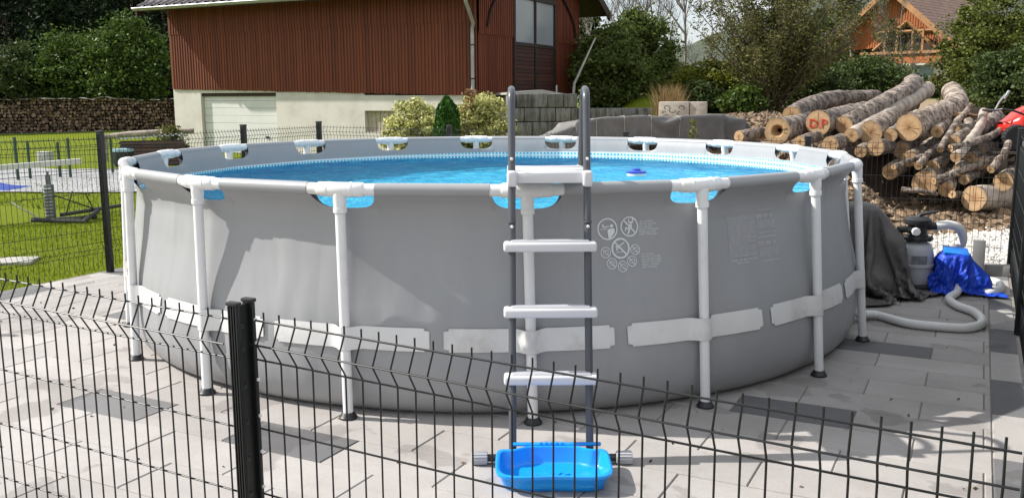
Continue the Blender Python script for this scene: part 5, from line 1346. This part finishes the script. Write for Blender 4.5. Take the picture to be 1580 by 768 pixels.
mb.build('guard_bar', BLACK, mower)
mb = MB(); mb.tube([(-.30, -.18, .54), (-.22, -.16, .70), (-.15, -.16, .80)], .012, 6); mb.box((-.13, -.16, .80), (.03, .05, .14), .006, Matrix.Rotation(.5, 4, 'Y')); mb.build('lever', ZINC, mower)
mb = MB(); mb.box((.48, 0, .78), (.34, .42, .14), .05); mb.box((.62, 0, .92), (.12, .40, .30), .05); mb.box((.5, 0, .68), (.1, .1, .12)); mb.build('seat', BLACK, mower)
# box under it so that it stands: a pallet deck on the bank
pl_ = thing('wooden_pallet', 'weathered pallet deck under the red mower among the logs', 'pallet', (mo.x+.45, mo.y, 0), math.radians(-6))
mb = MB(); zt = mower.location.z
for j in range(6): mb.box((0, -.5+j*.2, zt-.02), (1.7, .17, .03), .004)
for j in (-.7, 0, .7): mb.box((j, 0, (zt-.04)/2), (.12, 1.15, zt-.05))
mb.build('deck_boards', pm('old_pallet', (.11, .085, .065), .9, .3, 5, .4, 30), pl_, smooth=0)

# ------------------------------------------------------------------ things on the lawn at the left
GREENP = pm('green_post', (.018, .055, .03), .45, .2, 10)
gf = thing('wire_fence', 'dark green post and wire fence across the far lawn', 'fence', (onz(60, 240).x, onz(60, 240).y, 0))
prev = None
for px, pb, ptp in ((-40, 276, 207), (29, 273, 206), (48, 271, 214), (94, 269, 214), (110, 270, 208), (175, 262, 210)):
    q = onz(px, pb); h = at(px, ptp, q.y).z; q = q-gf.location; mb = MB(); mb.tube([(q.x, q.y, -.05), (q.x, q.y, h)], .030, 8); mb.build('post', GREENP, gf)
mb = MB(); a = onz(-60, 272)-gf.location; b = onz(190, 262)-gf.location; hh = .74
for j in range(6): z = .1+j*.165; mb.tube([a+Vector((0, 0, z)), b+Vector((0, 0, z))], .006, 4)
for j in range(60): q = a+(b-a)*(j/59); mb.tube([q+Vector((0, 0, .05)), q+Vector((0, 0, .95))], .0035, 3)
mb.build('wire_mesh', GREENP, gf)
q = onz(72, 248); eb = thing('utility_box', 'small light grey utility box with slats on the far lawn', 'box', q, -.2)
mb = MB(); mb.box((0, 0, .16), (.34, .2, .32), .01); mb.build('cabinet', pm('box_grey', (.46, .47, .47), .6, .05, 5), eb)
mb = MB()
for j in (-.055, .055): mb.box((j, -.101, .16), (.012, .006, .28))
mb.build('door_seam', pm('seam_grey', (.2, .2, .2), .6), eb)
BEAMM = pm('white_beam', (.60, .60, .58), .5, .08, 3)
bA, bB = at(-95, 260, 11.9), at(126, 243.5, 12.9); rb = thing('metal_rail', 'long white metal rail reaching in from the left above the lawn', 'rail', (bA.x, bA.y, 0))
mb = MB(); o0 = Vector((bA.x, bA.y, 0)); d = (bB-bA).normalized(); s_v = d.cross(Vector((0, 0, 1))).normalized(); u_v = s_v.cross(d)
vs = []
for p in (bA-o0, bB-o0):
    for a, b in ((-1, -1), (1, -1), (1, 1), (-1, 1)): vs.append(p+s_v*a*.04+u_v*b*.036)
mb.add(vs, [(0, 1, 5, 4), (1, 2, 6, 5), (2, 3, 7, 6), (3, 0, 4, 7), (0, 3, 2, 1), (4, 5, 6, 7)]); mb.build('beam', BEAMM, rb, smooth=0)
mb = MB(); k_ = (bB-bA).length
for f in (.06, .22): p = bA-o0+d*k_*f; mb.tube([(p.x, p.y, -.03), (p.x, p.y, p.z-.03)], .03, 8)
mb.build('support_leg', ZINC, rb)
qb = onz(80, 336); wp = thing('winch_stand', 'grey winch post with struts on a dark base frame in the grass', 'stand', qb, 0)
def rel(px, py, Y): return at(px, py, Y)-qb
mb = MB(); mb.box((0, .0, .25), (.10, .10, .50), .01); mb.box((0, 0, .56), (.05, .05, .14)); mb.tube([(0, 0, .6), (0, 0, .68)], .014, 6); mb.build('winch_post', pm('post_grey', (.13, .145, .14), .6, .3, 10, .2, 40), wp)
mb = MB()
for j in range(9): mb.tube([(-.06, -.056, .08+j*.045), (.06, -.056, .09+j*.045)], .009, 5)
mb.build('cable_winding', pm('cable_grey', (.30, .31, .30), .6, .3, 20), wp)
mb = MB(); yq = qb.y
mb.tube([rel(50, 337, yq-.2)+Vector((0, 0, .03)), rel(130, 340, yq-.25)+Vector((0, 0, .03)), rel(152, 320, yq+.6)], .035, 6); mb.tube([rel(95, 333, yq)+Vector((0, 0, .06)), rel(190, 312, yq+1.0)], .028, 6); mb.tube([rel(60, 334, yq+.2), rel(150, 330, yq+.3)], .03, 6)
mb.build('base_frame', pm('dark_frame', (.03, .032, .03), .6, .3, 10), wp)
mb = MB(); mb.tube([rel(84, 296, yq), rel(148, 318, yq+.5)], .010, 5); mb.tube([rel(112, 290, yq), rel(102, 328, yq)], .010, 5); mb.tube([rel(132, 293, yq+.3), rel(145, 318, yq+.5)], .010, 5); mb.build('strut', pm('strut_dark', (.04, .045, .04), .5), wp)
mb = MB(); mb.tube([rel(16, 305, yq-.3), rel(30, 314, yq-.3), rel(60, 331, yq)], .011, 5); mb.build('lever_bar', BEAMM, wp)
q = onz(4, 287); bt = thing('blue_tarp', 'folded blue plastic sheet on the path at the left edge', 'sheet', q)
mb = MB(); mb.grid(24, 12, lambda u, v: ((u-.75)*1.3, (v-.5)*.9, .02+.12*math.sin(PI*min(1, u*1.0))*math.sin(PI*v)+.03*nz(u*5, v*5))); mb.build('sheet', pm('blue_sheet', (.012, .045, .30), .5, .2, 4), bt)
q = onz(20, 396); sv = thing('stepping_stone', 'flat pale stone slab lying in the lawn', 'slab', (q.x, q.y, gz(q.x, q.y)), .2)
mb = MB(); mb.box((0, 0, .03), (.42, .36, .06), .01); mb.build('slab', pm('lawn_slab', (.36, .35, .32), .9, .15, 6, .3, 60), sv)
# clutter between the lawn and the barn
q = onz(192, 252); pt_ = thing('round_planter', 'dark round tub with a pale blue lid left of the barn', 'planter', q)
hq = at(192, 226, q.y).z
mb = MB(); mb.lathe([(.20, 0), (.235, .1), (.24, hq-.05)], 20); mb.build('tub', BLACK, pt_)
mb = MB(); mb.lathe([(.26, hq-.05), (.26, hq+.01), (.1, hq+.03)], 20); mb.build('lid', pm('pale_blue', (.32, .50, .56), .5), pt_)
q = onz(238, 250); bp_ = thing('board_stack', 'stack of brown boards under corrugated sheet left of the barn', 'boards', q, .32)
mb = MB()
for j in range(7): mb.box((0, 0, .05+j*.085), (1.5-.05*(j % 2), .6, .07), .006)
mb.build('boards', pm('brown_board', (.10, .06, .045), .85, .3, 4, .4, 40, isl=.3), bp_, smooth=0)
mb = MB(); mb.grid(60, 4, lambda u, v: (-.8+1.6*u, -.36+.72*v, .66+.10*u+.018*math.sin(u*75))); o = mb.build('corrugated_sheet', pm('sheet_grey', (.22, .25, .27), .5, .3, 4), bp_); sm = o.modifiers.new('thickness', 'SOLIDIFY'); sm.thickness = .008
broad('weed_bush', 'pale weedy bush at the barn corner beside the boards', 262, 24.0, 190, 22, L_OLIVE, 71, 1800, .09, 22, .25, .02, .5, cat='bush', trunk=.02)
q = onz(225, 243); fl_ = thing('fallen_trunk', 'pale weathered trunk lying in front of the firewood wall', 'log', q, .1)
mb = MB(); mb.tube([(-1.2, 0, .62), (-.4, 0, .70), (.4, .05, .74), (1.3, .1, .78)], [.06, .08, .085, .07], 10)
for x in (-1, 0, 1): mb.tube([(x, 0, 0), (x, 0, .66)], .05, 6)
mb.build('trunk', BIRCHW, fl_)

rg = np.random.default_rng(31); P = []
while len(P) < 150:
    s_i, t_i = rg.uniform(-7.2, .2), rg.uniform(1.8, 9.4); q = G(s_i, t_i)
    r_ = math.hypot(q.x-CX, (q.y-CY)/1.04)
    if r_ > 2.66: P.append((q.x, q.y, .006))
o = leaf_obj('leaf_litter', pm('dry_litter', (.14, .095, .05), .8, .3, 10, isl=.5), None, P, .022, 32, .6); tag(o, 'tiny dry leaf bits scattered over the paving', 'leaf litter', kind='stuff')
